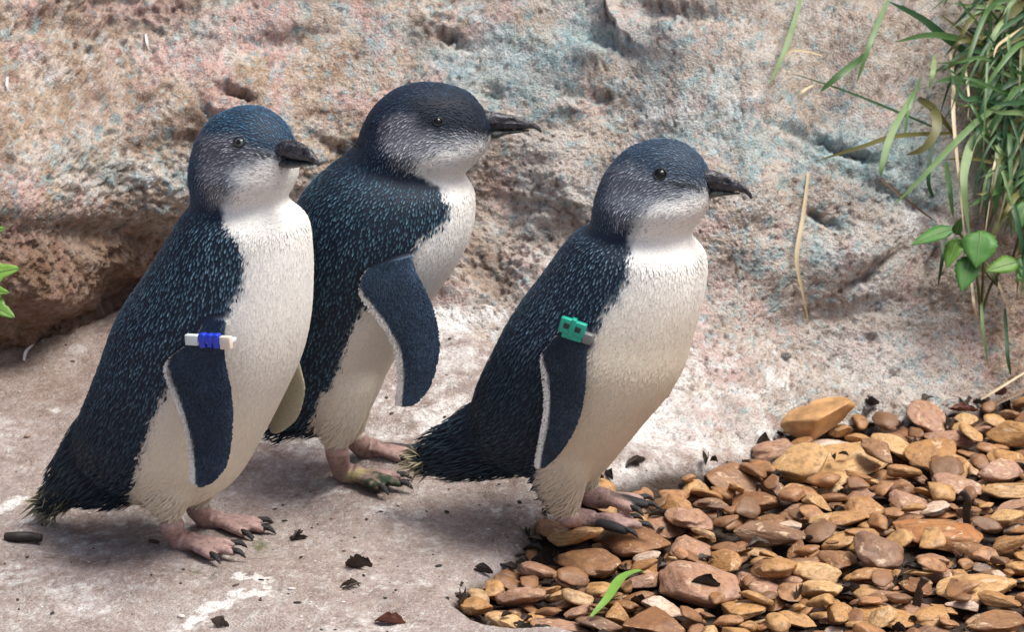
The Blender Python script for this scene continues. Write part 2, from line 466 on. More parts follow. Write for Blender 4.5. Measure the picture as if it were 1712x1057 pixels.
# coarse copy of the surface for finding where a sight line meets it
cs = TPd[::3, ::3]; cm_, cn_ = cs.shape[:2]
ci = np.arange(cm_ * cn_).reshape(cm_, cn_)
cf = np.stack([ci[:-1, :-1], ci[:-1, 1:], ci[1:, 1:], ci[1:, :-1]], -1).reshape(-1, 4)
ROCK_BVH = BVHTree.FromPolygons([tuple(v) for v in cs.reshape(-1, 3)], [tuple(int(i) for i in f) for f in cf])
def on_rock(px, py, lift=0.0):
    d = ray(px, py).normalized()
    h, n, _, _ = ROCK_BVH.ray_cast(CAM, d)
    if h is None: h = CAM + d * 4.5
    return h - d * lift
# ------------------------------------------------------------------ gravel bed
def stone_material():
    t = NT('flint_gravel')
    oi = t.n('ShaderNodeObjectInfo')
    tc = t.n('ShaderNodeTexCoord').outputs['Object']
    mp = t.n('ShaderNodeVectorMath', operation='ADD'); t.l(tc, mp.inputs[0])
    cx = t.n('ShaderNodeCombineXYZ'); t.l(t.math('MULTIPLY', oi.outputs['Random'], 37.0), cx.inputs[0]); t.l(cx.outputs[0], mp.inputs[1])
    v = mp.outputs[0]
    main = t.ramp(oi.outputs['Random'], [(0.0, (.36, .185, .07)), (.10, (.20, .09, .04)), (.22, (.43, .235, .09)), (.34, (.31, .175, .115)), (.45, (.52, .32, .145)), (.54, (.22, .11, .055)), (.64, (.36, .21, .15)),
                                         (.75, (.56, .36, .17)), (.83, (.17, .10, .075)), (.89, (.13, .12, .12)), (.93, (.60, .47, .38)), (.965, (.36, .15, .055))], 'CONSTANT')
    n1 = t.noise(v, 1.1, 4, 0.6, 0.5)
    n2 = t.noise(v, 4.5, 4, 0.7)
    c = t.mix(t.ramp(n1, [(.40, (0, 0, 0)), (.62, (.35, .35, .35))]), main, (.43, .23, .085))
    c = t.mix(t.ramp(n2, [(.46, (0, 0, 0)), (.70, (.75, .75, .75))]), c, (.11, .055, .03))
    c = t.mix(t.ramp(t.noise(v, 2.3, 3, 0.6, 1.0), [(.60, (0, 0, 0)), (.68, (.7, .7, .7))]), c, (.60, .46, .31))
    t.set(Base_Color=c, Roughness=t.ramp(n2, [(.3, (.38, .38, .38)), (.7, (.62, .62, .62))]))
    t.b.inputs['Specular IOR Level'].default_value = 0.4
    t.bump(t.math('ADD', t.math('MULTIPLY', n1, .6), t.math('MULTIPLY', n2, .5)), 0.5, 0.004)
    return t.m
STONE = stone_material()

def ico(n):
    bm = bmesh.new(); bmesh.ops.create_icosphere(bm, subdivisions=n, radius=1.0)
    V = np.array([v.co[:] for v in bm.verts]); F = np.array([[v.index for v in f.verts] for f in bm.faces]); bm.free()
    return V, F
ICO4, ICO4F = ico(4)
ICO2, ICO2F = ico(2)
ICO3, ICO3F = ico(3)
def stone_shape(seed, V0, cuts):
    r = np.random.default_rng(seed)
    V = V0 * (1 + 0.26 * fbm(V0 * 1.1 + seed * 7.1, 2, seed))[:, None]
    for k in range(cuts):                        # broken faces with rounded arrises
        n = r.normal(size=3); n[2] *= 0.8; n /= np.linalg.norm(n)
        h = r.uniform(.42, .8); w = r.uniform(.03, .16)
        d = V @ n - h
        soft = np.where(d > w, d, np.where(d > -w, (d + w) ** 2 / (4 * w), 0)) * .9
        V = V - soft[:, None] * n
    V = V * (1 + 0.045 * fbm(V * 2.6 + seed, 3, seed + 5))[:, None]
    V /= np.abs(V).max(0)
    return V
STONES = []
for s_ in range(18):
    STONES.append(mesh_np('stone', stone_shape(s_ + 1, ICO4, 3 + s_ % 5), ICO4F)); STONES[-1].materials.append(STONE)

# height map of the bed, stones are dropped onto it
CELL = 0.002
HX0, HX1, HY0, HY1 = -0.12, 0.60, -0.34, 0.46
hx = np.arange(HX0, HX1, CELL); hy = np.arange(HY0, HY1, CELL)
HXg, HYg = np.meshgrid(hx, hy)
SDg = poly_sd(np.stack([HXg.ravel(), HYg.ravel()], 1), GRAVEL).reshape(HXg.shape)
colx = np.argsort(XS)
HM = np.full(HXg.shape, -0.02)
for j, x in enumerate(hx):
    k = int(np.argmin(np.abs(XS - x)))
    colp = TPd[:NG + 60, k]
    HM[:, j] = np.interp(hy, colp[:NG, 1], colp[:NG, 2])
    back = hy > colp[NG - 1, 1]
    HM[back, j] = np.interp(hy[back], np.maximum.accumulate(colp[NG - 1:, 1]), colp[NG - 1:, 2])
def sat(mask): return mask
CAND = np.argwhere((SDg > 0.006))
CAND_IN = np.argwhere((SDg > 0.012))
def drop(a, b, c, cand, tries, r, forced=None):
    best = None
    for _ in range(tries):
        if forced is not None: iy, ix = forced
        else: iy, ix = cand[r.integers(len(cand))]
        yaw = r.uniform(0, math.pi)
        n = int(a / CELL) + 2
        y0, y1, x0, x1 = max(iy - n, 0), min(iy + n + 1, HM.shape[0]), max(ix - n, 0), min(ix + n + 1, HM.shape[1])
        dx = HXg[y0:y1, x0:x1] - hx[ix]; dy = HYg[y0:y1, x0:x1] - hy[iy]
        cs_, sn_ = math.cos(yaw), math.sin(yaw)
        e = ((dx * cs_ + dy * sn_) / a) ** 2 + ((-dx * sn_ + dy * cs_) / b) ** 2
        m = e < 0.8
        h = HM[y0:y1, x0:x1]
        if m.sum() < 4: continue
        A = np.stack([dx[m], dy[m], np.ones(m.sum())], 1)
        g = np.linalg.lstsq(A, h[m], rcond=None)[0]
        gx, gyv = np.clip(g[0], -.45, .45) * .8, np.clip(g[1], -.45, .45) * .8
        bot = -c * np.sqrt(np.clip(1 - e, 0, 1)) + gx * dx + gyv * dy
        z = np.percentile((h - bot)[m], 86)
        sc_ = z + r.uniform(0, .004)
        if best is None or sc_ < best[0]:
            best = (sc_, z, ix, iy, yaw, gx, gyv, (y0, y1, x0, x1), e, dx, dy)
    if best is None: return None
    _, z, ix, iy, yaw, gx, gyv, (y0, y1, x0, x1), e, dx, dy = best
    top = z + c * np.sqrt(np.clip(1 - e, 0, 1)) + gx * dx + gyv * dy
    HM[y0:y1, x0:x1] = np.where(e < 1, np.maximum(HM[y0:y1, x0:x1], top), HM[y0:y1, x0:x1])
    nrm = Vector((-gx, -gyv, 1)).normalized()
    q = Vector((0, 0, 1)).rotation_difference(nrm).to_matrix() @ Matrix.Rotation(yaw, 3, 'Z')
    return Vector((hx[ix], hy[iy], z)), q

bed_bm = ground                                        # the stones belong to the bed of the slab's hollow
gravel_me = bpy.data.meshes.new('gravel_bed')
# fine gravel underneath and between: one mass
r_ = np.random.default_rng(11)
gV, gF, off = [], [], 0
def add_fine(n, lo, hi, cand, tries):
    global off
    for k in range(n):
        a = r_.uniform(lo, hi); b = a * r_.uniform(.6, .9); c = a * r_.uniform(.22, .40)
        p = drop(a, b, c, cand, tries, r_)
        if p is None: continue
        V = stone_shape(1000 + k % 24, ICO3, 5) * np.array([a, b, c]) @ np.array(p[1]).T + np.array(p[0])
        gV.append(V); gF.append(ICO3F + off); off += len(V)
add_fine(300, .008, .014, CAND, 2)
# stones one can pick out
bed = bpy.data.objects.new('gravel_bed', None)
STONE_LIST = []
def px_cell(px, py, z):
    p = at_z(px, py, z)
    return int(round((p.y - HY0) / CELL)), int(round((p.x - HX0) / CELL))
# stones set where the photograph shows its larger ones: pixel, width px, aspect, random colour slot comes with the object
big = [(1060, 890, 150, .55), (985, 925, 150, .6), (1170, 965, 190, .5), (1400, 752, 210, .42), (1345, 775, 150, .5), (1500, 735, 110, .6), (1560, 745, 120, .6), (1690, 745, 120, .6), (1690, 800, 110, .55),
       (1560, 880, 170, .4), (1230, 785, 130, .5), (1330, 830, 110, .6), (1100, 860, 100, .5), (1190, 830, 90, .6), (1470, 760, 80, .7), (1600, 800, 100, .6), (1280, 880, 150, .5), (1450, 830, 100, .7), (870, 985, 90, .7),
       (800, 1010, 90, .7), (940, 1030, 110, .5), (1100, 1030, 130, .6), (1240, 1000, 130, .45), (1480, 1010, 120, .5), (1640, 960, 150, .45), (1400, 920, 120, .5), (1660, 1030, 120, .6), (1590, 715, 120, .5), (1500, 705, 130, .45), (1650, 690, 90, .6),
       (1390, 720, 130, .5), (1300, 745, 95, .7), (1000, 835, 120, .45), (930, 880, 90, .6), (960, 905, 140, .45)]
for (px, py, w, asp) in big:
    a = w / PXM / 2; iy, ix = px_cell(px, py, -0.004)
    if not (3 < iy < HM.shape[0] - 3 and 3 < ix < HM.shape[1] - 3): continue
    b = a * r_.uniform(.65, .85); c = a * asp * .52
    p = drop(a, b, c, None, 3, r_, forced=(iy, ix))
    if p: STONE_LIST.append((p, a, b, c))
while len(STONE_LIST) < 300:
    a = float(np.clip(r_.lognormal(math.log(.0155), .28), .009, .026)); b = a * r_.uniform(.55, .85); c = a * r_.uniform(.24, .42)
    p = drop(a, b, c, CAND_IN, 9, r_)
    if p: STONE_LIST.append((p, a, b, c))
add_fine(170, .009, .015, CAND_IN, 7)
add_fine(60, .006, .010, CAND, 6)
bed_me = mesh_np('fine_gravel', np.concatenate(gV), np.concatenate(gF))
COL.objects.link(bed)
bed.location = (0.2, 0.0, -0.02)
tag(bed, 'bed of tan and brown flint gravel in front of the rock face', kind='structure')
def fine_stone_material():
    t = NT('small_flint_chips')
    g = t.n('ShaderNodeNewGeometry')
    c = t.ramp(g.outputs['Random Per Island'], [(0, (.34, .165, .06)), (.2, (.46, .26, .10)), (.4, (.24, .115, .05)), (.6, (.38, .195, .09)), (.8, (.46, .30, .16)), (.88, (.19, .10, .05))], 'CONSTANT')
    tc_ = t.n('ShaderNodeTexCoord').outputs['Object']; n_ = t.noise(tc_, 160., 4, .65)
    t.set(Base_Color=t.mix(t.ramp(n_, [(.42, (0, 0, 0)), (.66, (.8, .8, .8))]), c, (.13, .065, .03)), Roughness=.55)
    t.bump(n_, .4, .002)
    return t.m
tag(obj('fine_gravel', bed_me, fine_stone_material(), bed, (-0.2, 0, 0.02)), kind='stuff')
for k, ((loc, rot), a, b, c) in enumerate(STONE_LIST):
    o = bpy.data.objects.new('stone', STONES[k % len(STONES)]); COL.objects.link(o)
    o.parent = bed
    m = rot.to_4x4() @ Matrix.Diagonal((a, b, c, 1))
    m.translation = loc - bed.location
    o.matrix_local = m
def hm_at(x, y, rad=0.0):
    iy, ix = int((y - HY0) / CELL), int((x - HX0) / CELL); n = max(int(rad / CELL), 0)
    return HM[max(iy - n, 0):iy + n + 1, max(ix - n, 0):ix + n + 1]
# ------------------------------------------------------------------ penguins
def attr_material(name, rough, spec, sheen=0.0, bumpscale=None, bstr=.4, bdist=.001):
    t = NT(name)
    at = t.n('ShaderNodeAttribute', attribute_name='Col')
    c = at.outputs['Color']
    if bumpscale:
        tc = t.n('ShaderNodeTexCoord').outputs['Object']
        n = t.noise(tc, bumpscale, 3, .65)
        c = t.mix(.55, c, t.ramp(n, [(.3, (.62, .62, .64)), (.7, (1.22, 1.22, 1.2))]), 'MULTIPLY')
        t.bump(n, bstr, bdist)
    t.set(Base_Color=c, Roughness=rough)
    t.b.inputs['Specular IOR Level'].default_value = spec
    if sheen:
        t.b.inputs['Sheen Weight'].default_value = sheen; t.b.inputs['Sheen Roughness'].default_value = .4
    return t.m
SKIN = attr_material('penguin_skin_and_down', .55, .3, 0, 900., .5, .0012)
FEATHER = attr_material('penguin_feathers', .6, .16)
def plain(name, col, rough, spec=.5, bump=None, span=(.6, 1.35)):
    t = NT(name)
    if bump:
        tc = t.n('ShaderNodeTexCoord').outputs['Object']; n = t.noise(tc, bump, 3, .6)
        n = t.ramp(n, [(.34, (0, 0, 0)), (.66, (1, 1, 1))])
        t.set(Base_Color=t.mix(n, tuple(x * span[0] for x in col), tuple(min(1, x * span[1]) for x in col)), Roughness=rough)
        t.bump(n, .5, .0012)
    else:
        t.set(Base_Color=col, Roughness=rough)
    t.b.inputs['Specular IOR Level'].default_value = spec
    return t.m
HORN = plain('beak_horn', (.020, .020, .025), .40, .5, 240, (.35, 3.0))
HORN2 = plain('lower_beak_horn', (.035, .040, .036), .42, .5, 240, (.35, 2.4))
CLAW = plain('claw_horn', (.012, .012, .014), .38, .5, 700)
EYE_DARK = plain('eye_dark', (.006, .006, .008), .16, .4)
EYE_IRIS = plain('eye_iris', (.085, .10, .11), .18, .4)
LID = plain('eyelid', (.018, .02, .024), .5, .3)
BAND_WHITE = plain('band_white_plastic', (.62, .70, .70), .3)
BAND_BLUE = plain('band_blue_plastic', (.015, .045, .55), .3)
BAND_CREAM = plain('band_cream_plastic', (.72, .62, .53), .35)
BAND_GREEN = plain('band_green_plastic', (.008, .33, .235), .3)
BAND_GREY = plain('band_grey_plastic', (.16, .17, .17), .35)
BAND_BLACK = plain('band_black_cavity', (.01, .03, .025), .5)

def loft(C, A, B, n=36, sub=5, p=2.0):
    """closed tube through rings with centres C and half axes A, B"""
    K = np.concatenate([C, A, B], 1)
    S = catmull(K, sub)
    th = np.linspace(0, 2 * math.pi, n, endpoint=False)
    ct, st = np.cos(th), np.sin(th)
    e = 2.0 / p
    ct = np.sign(ct) * np.abs(ct) ** e; st = np.sign(st) * np.abs(st) ** e
    V = (S[:, None, 0:3] + ct[None, :, None] * S[:, None, 3:6] + st[None, :, None] * S[:, None, 6:9])
    m = len(S)
    V = V.reshape(-1, 3)
    idx = np.arange(m * n).reshape(m, n)
    j = np.roll(idx, -1, axis=1)
    F = [tuple(q) for q in np.stack([idx[:-1], j[:-1], j[1:], idx[1:]], -1).reshape(-1, 4)]
    c0, c1 = len(V), len(V) + 1
    e0 = S[0, :3] + (S[0, :3] - S[1, :3]) * .6; e1 = S[-1, :3] + (S[-1, :3] - S[-2, :3]) * .6
    V = np.concatenate([V, [e0, e1]])
    for k in range(n):
        F.append((c0, idx[0, (k + 1) % n], idx[0, k])); F.append((c1, idx[-1, k], idx[-1, (k + 1) % n]))
    return V, F, S

def tube(pts, rad, n=12, flat=1.0, sub=5, up=(0, 0, 1)):
    pts = np.array(pts, float); rad = np.array(rad, float)
    T = np.gradient(pts, axis=0); T /= np.linalg.norm(T, axis=1, keepdims=True) + 1e-9
    u = np.array(up, float)
    A = np.cross(T, u)
    A /= np.linalg.norm(A, axis=1, keepdims=True) + 1e-9
    B = np.cross(A, T)
    return loft(pts, A * rad[:, None], B * rad[:, None] * flat, n, sub)[:2]

def fuse(parts, voxel, smooth, factor=.5):
    """several closed shells grown into one continuous skin"""
    V, F, o = [], [], 0
    for v, f in parts:
        V.append(np.asarray(v)); F += [tuple(int(i) + o for i in q) for q in f]; o += len(v)
    me = mesh_py('tmp', np.concatenate(V), F)
    ob = bpy.data.objects.new('tmp', me); COL.objects.link(ob)
    m = ob.modifiers.new('r', 'REMESH'); m.mode = 'VOXEL'; m.voxel_size = voxel
    if smooth:
        s = ob.modifiers.new('s', 'SMOOTH'); s.factor = factor; s.iterations = smooth
    dg = bpy.context.evaluated_depsgraph_get(); dg.update()
    out = bpy.data.meshes.new_from_object(ob.evaluated_get(dg), depsgraph=dg)
    bpy.data.objects.remove(ob); bpy.data.meshes.remove(me)
    return out

def mesh_arrays(me):
    n = len(me.vertices)
    V = np.empty(n * 3, np.float32); me.vertices.foreach_get('co', V)
    N = np.empty(n * 3, np.float32); me.vertex_normals.foreach_get('vector', N)
    me.calc_loop_triangles()
    T = np.empty(len(me.loop_triangles) * 3, np.int32); me.loop_triangles.foreach_get('vertices', T)
    return V.reshape(-1, 3).astype(float), N.reshape(-1, 3).astype(float), T.reshape(-1, 3)

def lin(r, g, b):
    return np.array([((c / 255 + .055) / 1.055) ** 2.4 if c > 10 else c / 255 / 12.92 for c in (r, g, b)])

def build_penguin(S):
    yaw, hyaw = math.radians(S['yaw']), math.radians(S['head_yaw'])
    base = Vector(S['base'])
    f = Vector((math.cos(yaw), -math.sin(yaw), 0)); l = Vector((math.sin(yaw), math.cos(yaw), 0))   # forward, and to the bird's left (away from us)
    depth0 = (base - CAM).dot(FWD)
    mpp = depth0 / DIST / PXM                                # metres a pixel at the bird
    def sag(px, py, lat=0.0):                                # point of the bird's middle plane (shifted by lat) behind a pixel
        return at_plane(px, py, base + l * lat, l)
    def ring(bx, by, fx, fy, r, hy, lat, inset=2.0):
        ps = yaw + (hyaw - yaw) * hy
        fi = Vector((math.cos(ps), -math.sin(ps), 0)); li = Vector((math.sin(ps), math.cos(ps), 0))
        c = sag((bx + fx) / 2, (by + fy) / 2, lat)
        dx, dy = fx - bx, fy - by
        ln = math.hypot(dx, dy); h = max(ln / 2 - inset, 1) * mpp
        a = h / math.sqrt(math.cos(ps) ** 2 + (r * math.sin(ps)) ** 2)
        d = fi * (dx / ln) + Vector((0, 0, 1)) * (-dy / ln / math.cos(PITCH) if abs(dy) < ln * .8 else -dy / ln)
        d.normalize()
        return np.array(c), np.array(d * a), np.array(li * a * r)
    def shell(rows, lat=0.0, p=2.0, sub=5):
        R = [ring(*q[:4], q[4], q[5] if len(q) > 5 else 0.0, lat) for q in rows]
        return loft(np.array([q[0] for q in R]), np.array([q[1] for q in R]), np.array([q[2] for q in R]), 40, sub, p)
    trunkV, trunkF, trunkS = shell(S['trunk'], 0, 2.1)
    tailV, tailF, tailS = shell(S['tail'])
    soft = [(trunkV, trunkF), (tailV, tailF)]
    for sgn, key in ((-1, 'thigh'), (1, 'thigh_far')):
        v, q, _ = shell(S[key], S['hip'] * sgn)
        soft.append((v, q))
    mv, mq, _ = shell(S['muzzle']); soft.append((mv, mq))
    # ---- phase one: the feathered trunk, smoothed together
    tm = fuse(soft, .0022, S.get('smooth', 15))
    TV, TN, TT = mesh_arrays(tm)
    # ---- feet and flippers
    hard = []; painted = []                                   # painted: (vertices, colours) used to colour the joined skin
    claws = []
    pink = lin(192, 160, 152) * S.get('foot_tone', 1.0); pinkd = lin(150, 105, 95); black = np.array([.012, .012, .014])
    for ft in S['feet']:
        hz = ft.get('z', 0.0)
        heel = at_z(*ft['heel'], base.z + hz) if S.get('on_gravel') else on_rock(*ft['heel']) - Vector((0, 0, .0006)); ank = sag(*ft['ankle'], ft['lat'])
        a0 = math.radians(ft['yaw']); L = ft['len']
        fd = Vector((math.cos(a0), -math.sin(a0), 0)); sd_ = Vector((math.sin(a0), math.cos(a0), 0)); up = Vector((0, 0, 1))
        pts = [ank + up * .012, ank, heel * .55 + ank * .45 + fd * .001 + up * .004, heel + up * .0075 + fd * .004, heel + up * .0065 + fd * .016]
        v, q = tube([list(x) for x in pts], [.0092, .0086, .0084, .0088, .0078], 14)
        hard.append((v, q)); painted.append((v, np.tile(pink, (len(v), 1))))
        tips = []
        for k, (ang, ln_, w_) in enumerate(((-26, .86, .0049), (0, 1.0, .0054), (26, .88, .0049))):
            a = a0 - math.radians(ang)                       # -24: towards the near side for the camera
            d = Vector((math.cos(a), -math.sin(a), 0))
            r0 = heel + fd * .010 + up * .0062
            tp = [r0, r0 + d * L * .35 * ln_ + up * .0006, r0 + d * L * .65 * ln_ - up * .0006, r0 + d * L * .9 * ln_ - up * .0018]
            v, q = tube([list(x) for x in tp], [w_ * 1.4, w_ * 1.2, w_ * 1.05, w_ * .8], 12, .68)
            cc = np.tile(pink, (len(v), 1))
            if ft.get('dark') and k == ft['dark'] - 1: cc[:] = black * 2
            if ft.get('green') and k < 2:
                t_ = (v - np.array(r0)) @ np.array(d) / L
                cc = cc + (lin(40, 66, 42) - cc) * (sstep(.25, .5, t_) * sstep(-.3, .25, fbm(v * 200, 2, 6) + .2))[:, None] + (lin(205, 200, 130) - cc) * (sstep(-.1, .1, t_) * sstep(.4, .2, t_))[:, None] * .7
            hard.append((v, q)); painted.append((v, cc))
            tips.append((tp, d))
            cpts = [tp[3] - d * .003 + up * .0012, tp[3] + d * .0035 + up * .0012, tp[3] + d * .0065 - up * .0006, tp[3] + d * .0092 - up * .003]
            claws.append(tube([list(x) for x in cpts], [.0028, .0026, .0018, .0004], 10, .8))
        for k in (0, 1):                                     # webs between the toes
            (t0, d0), (t1, d1) = tips[k], tips[k + 1]
            ring_ = [heel + fd * .012 + up * .005, t0[1] + up * -.001, t0[2], (t0[3] + t1[3]) / 2 - (fd * .006) - up * .0005, t1[2], t1[1] - up * .001]
            n_ = len(ring_)
            v = np.array([list(x + up * .0009) for x in ring_] + [list(x - up * .0016) for x in ring_])
            q = [tuple(range(n_)), tuple(range(2 * n_ - 1, n_ - 1, -1))] + [(i, i + n_, (i + 1) % n_ + n_, (i + 1) % n_) for i in range(n_)]
            hard.append((v, q))
            cc = np.tile(pink * .8, (len(v), 1))
            if ft.get('dark'): cc[[3, 3 + n_]] = black * 2
            painted.append((v, cc))
    flip_rows = []; flip_grid = []
    for fl in S['flippers']:
        R = fl['rows']; n_ = 44
        K = np.array(R, float)                               # rear px,py, front px,py, lateral offset (m), thickness (m)
        D_ = catmull(K, 12)
        V_, C_ = [], []
        ts = np.linspace(-1, 1, n_ // 2 + 1)
        us = np.concatenate([ts, ts[::-1][1:-1]]); side = np.concatenate([np.ones(n_ // 2 + 1), -np.ones(n_ // 2 - 1)])
        for ri, row in enumerate(D_):
            rr = sag(row[0], row[1], row[4]); ff = sag(row[2], row[3], row[4] + fl.get('twist', 0.0))
            s_ = ri / (len(D_) - 1)
            for u_, sd2 in zip(us, side):
                c = rr + (ff - rr) * ((u_ + 1) / 2)
                th = row[5] * (math.sqrt(max(0, 1 - u_ * u_)) * .85 + .15 * (1 - abs(u_))) * (1 + .25 * u_)
                V_.append(c + l * (-th * sd2 * fl['near']))
                w = (u_ + 1) / 2 * math.hypot(row[2] - row[0], row[3] - row[1])     # px from the trailing edge
                wl = fl['edge'] * min(1, max(0, (s_ - fl['e0']) / .12))
                if fl.get('pale'):
                    col = lin(168, 164, 140) * (0.8 + .2 * u_)
                else:
                    k_ = sstep(wl + 2.5, wl - 1.0, w)
                    col = lin(*S.get('flip', (34, 43, 57))) * (.8 + .35 * (u_ + 1) / 2) * (1 + .7 * max(0, 1 - s_ * 2.6)) * (1 - k_) + lin(214, 214, 205) * k_  # colour lightened towards the shoulder as a painted sheen
                    if sd2 < 0 and abs(u_) < .80: col = lin(190, 188, 175)
                C_.append(col)
        m_ = len(D_); V_ = np.array([list(x) for x in V_]); C_ = np.array(C_)
        nn = len(us)
        idx = np.arange(m_ * nn).reshape(m_, nn); j = np.roll(idx, -1, axis=1)
        F_ = [tuple(x) for x in np.stack([idx[:-1], j[:-1], j[1:], idx[1:]], -1).reshape(-1, 4)] + [tuple(idx[0][::-1]), tuple(idx[-1])]
        hard.append((V_, F_)); flip_rows.append((V_, C_)); painted.append((V_, C_)); flip_grid.append((V_.reshape(m_, nn, 3), C_.reshape(m_, nn, 3), n_ // 2 + 1, fl))
    # ---- phase two: one skin
    trunk_part = (TV, [tuple(p.vertices) for p in tm.polygons])
    body = fuse([trunk_part] + hard, .00125, 2, .5)
    BV, BN, BT = mesh_arrays(body)
    bvh = BVHTree.FromPolygons([tuple(v) for v in TV], [tuple(p.vertices) for p in tm.polygons])

    fl_, ln = np.array(f), np.array(l)
    b0 = np.array(base)
    neck_y = S['neck_py']
    hc = np.array(sag(*S['head_c']))
    lh = np.array([math.sin(hyaw), math.cos(hyaw), 0])
    r0 = np.random.default_rng(S['seed'] + 50)
    def near_px(P):
        """photo position of a point or, for the far side, of its mirror twin"""
        raw = project(P)
        lat = (P - b0) @ ln
        M = P - np.outer(np.maximum(lat, 0) * 2, ln)
        lat2 = (P - hc) @ lh
        M2 = P - np.outer(np.maximum(lat2, 0) * 2, lh)
        wh = sstep(neck_y + 12, neck_y - 12, raw[:, 1])
        return project(M + (M2 - M) * wh[:, None])
    def colour(P, rag=0.0, nowhite=False):
        """(dark ground colour, light shaft colour, white share) of the plumage at points P"""
        q = near_px(P)
        jit = np.stack([fbm(P * 180, 2, 3), fbm(P * 180 + 9, 2, 4)], 1) * 7
        q = q + jit
        if rag: q = q + r0.normal(0, rag, q.shape)
        wsd = poly_sd(q, S['white'])
        hb = sstep(neck_y + 20, neck_y - 15, q[:, 1]); bl_ = S['blend'] * (1 - hb) + 20 * hb
        w = np.clip((wsd / bl_ + 1) / 2, 0, 1); w = w * w * (3 - 2 * w) * (0 if nowhite else 1)
        csd = poly_sd(q, S['cheek'])
        ck = sstep(-15, 15, csd) * (1 - w)
        head = sstep(neck_y + 30, neck_y - 10, q[:, 1])
        dark = np.tile(S['dark'], (len(P), 1)) * (1 - head[:, None]) + S['crown_dark'] * head[:, None]
        lite = np.tile(S['light'], (len(P), 1)) * (1 - head[:, None]) + S['crown_light'] * head[:, None]
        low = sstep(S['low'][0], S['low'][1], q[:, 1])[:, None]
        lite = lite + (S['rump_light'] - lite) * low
        gap = sstep(7, 1, np.min([np.linalg.norm(q - (np.array(S['gape'][0]) + t_ * (np.array(S['gape'][1]) - np.array(S['gape'][0]))), axis=1) for t_ in np.linspace(0, 1, 9)], axis=0))
        mask = sstep(-6, 6, poly_sd(q, S['mask']))[:, None] if 'mask' in S else np.zeros((len(P), 1))
        grey_d, grey_l = S['cheek_dark'], S['cheek_light']
        dark = dark + (grey_d - dark) * ck[:, None]; lite = lite + (grey_l - lite) * ck[:, None]
        dark = dark * (1 - .35 * mask); lite = lite * (1 - .45 * mask)
        mott = sstep(.0, .5, fbm(P * 260, 2, 8) + .15)[:, None]
        # speckled breast side
        sp = sstep(-26, -2, wsd) * sstep(18, 4, wsd) * head
        wc = np.array([.80, .785, .745]) * (0.96 + 0.04 * fbm(P * 60, 2, 9))[:, None]
        wc = wc + (np.array([.68, .57, .39]) - wc) * (sstep(S['belly_bounce'][0], S['belly_bounce'][1], q[:, 1]) * .65)[:, None]  # warm bounce light from the ground, painted into the lower belly white
        wd = wc * .97
        wd = wd + (np.array([.33, .32, .34]) - wd) * (sstep(40, 6, wsd) * head * S.get('chin_grey', .6) * mott[:, 0])[:, None]
        dark = dark + (wd - dark) * w[:, None]; lite = lite + (wc - lite) * w[:, None]
        dark = dark * (1 - .8 * gap[:, None]); lite = lite * (1 - .75 * gap[:, None])
        return dark, lite, w, head, ck, q
    # colours of the skin
    from mathutils.kdtree import KDTree
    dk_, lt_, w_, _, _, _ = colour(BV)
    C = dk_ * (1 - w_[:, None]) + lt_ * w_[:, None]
    PV = np.concatenate([p[0] for p in painted]); PC = np.concatenate([p[1] for p in painted])
    kd = KDTree(len(PV))
    for i, v in enumerate(PV): kd.insert(v, i)
    kd.balance()
    for i in range(len(BV)):
        h = bvh.find_nearest(BV[i], .004)
        if h[0] is None or (h[3] > .0016):
            r3 = kd.find_n(BV[i], 3)
            ws = [1 / (d + 1e-5) for _, _, d in r3]; sw = sum(ws)
            C[i] = sum(PC[k] * (a / sw) for (_, k, _), a in zip(r3, ws))
    # dirt and folds on the bare skin of the feet
    legz = base.z + .004
    isfoot = (BV[:, 2] < base.z + .03) & (C[:, 0] > C[:, 2] * 1.08)
    dirt = (.78 + .35 * fbm(BV * 240, 3, 91)) * (1 - .45 * sstep(.3, .62, fbm(BV * np.array([420, 420, 420]), 2, 92)))
    C = np.where(isfoot[:, None] & (w_[:, None] < 2), C * np.clip(dirt, .3, 1.15)[:, None], C)
    body.name = 'body'
    body.transform(Matrix.Translation(-base))
    body.polygons.foreach_set('use_smooth', np.full(len(body.polygons), True))
    body.materials.clear()
    set_col(body, C)
    root = empty('penguin', base)
    tag(root, S['label'], 'penguin', 'little penguins standing on the rock')
    bo = obj('body', body, SKIN, root)

    # ---- plumage: one small blade for every feather
    axis = np.array([list(sag(*p)) for p in S['flow']])
    seg_t = np.gradient(axis, axis=0); seg_t /= np.linalg.norm(seg_t, axis=1, keepdims=True)
    ax = catmull(axis, 6); at_ = np.gradient(ax, axis=0); at_ /= np.linalg.norm(at_, axis=1, keepdims=True)
    r = np.random.default_rng(S['seed'])
    tri = TV[TT]; area = np.linalg.norm(np.cross(tri[:, 1] - tri[:, 0], tri[:, 2] - tri[:, 0]), axis=1) / 2
    FlipP = np.concatenate([v for v, _ in flip_rows])
    kf = KDTree(len(FlipP))
    for i, v in enumerate(FlipP): kf.insert(v, i)
    kf.balance()
    def sample(dens, cell):
        n = int(area.sum() * dens * 3)
        ti = r.choice(len(tri), n, p=area / area.sum())
        u, v = r.random(n), r.random(n); fl = u + v > 1; u[fl], v[fl] = 1 - u[fl], 1 - v[fl]
        P = tri[ti, 0] + (tri[ti, 1] - tri[ti, 0]) * u[:, None] + (tri[ti, 2] - tri[ti, 0]) * v[:, None]
        a, b, c = TN[TT[ti, 0]], TN[TT[ti, 1]], TN[TT[ti, 2]]
        N = a * (1 - u - v)[:, None] + b * u[:, None] + c * v[:, None]; N /= np.linalg.norm(N, axis=1, keepdims=True)
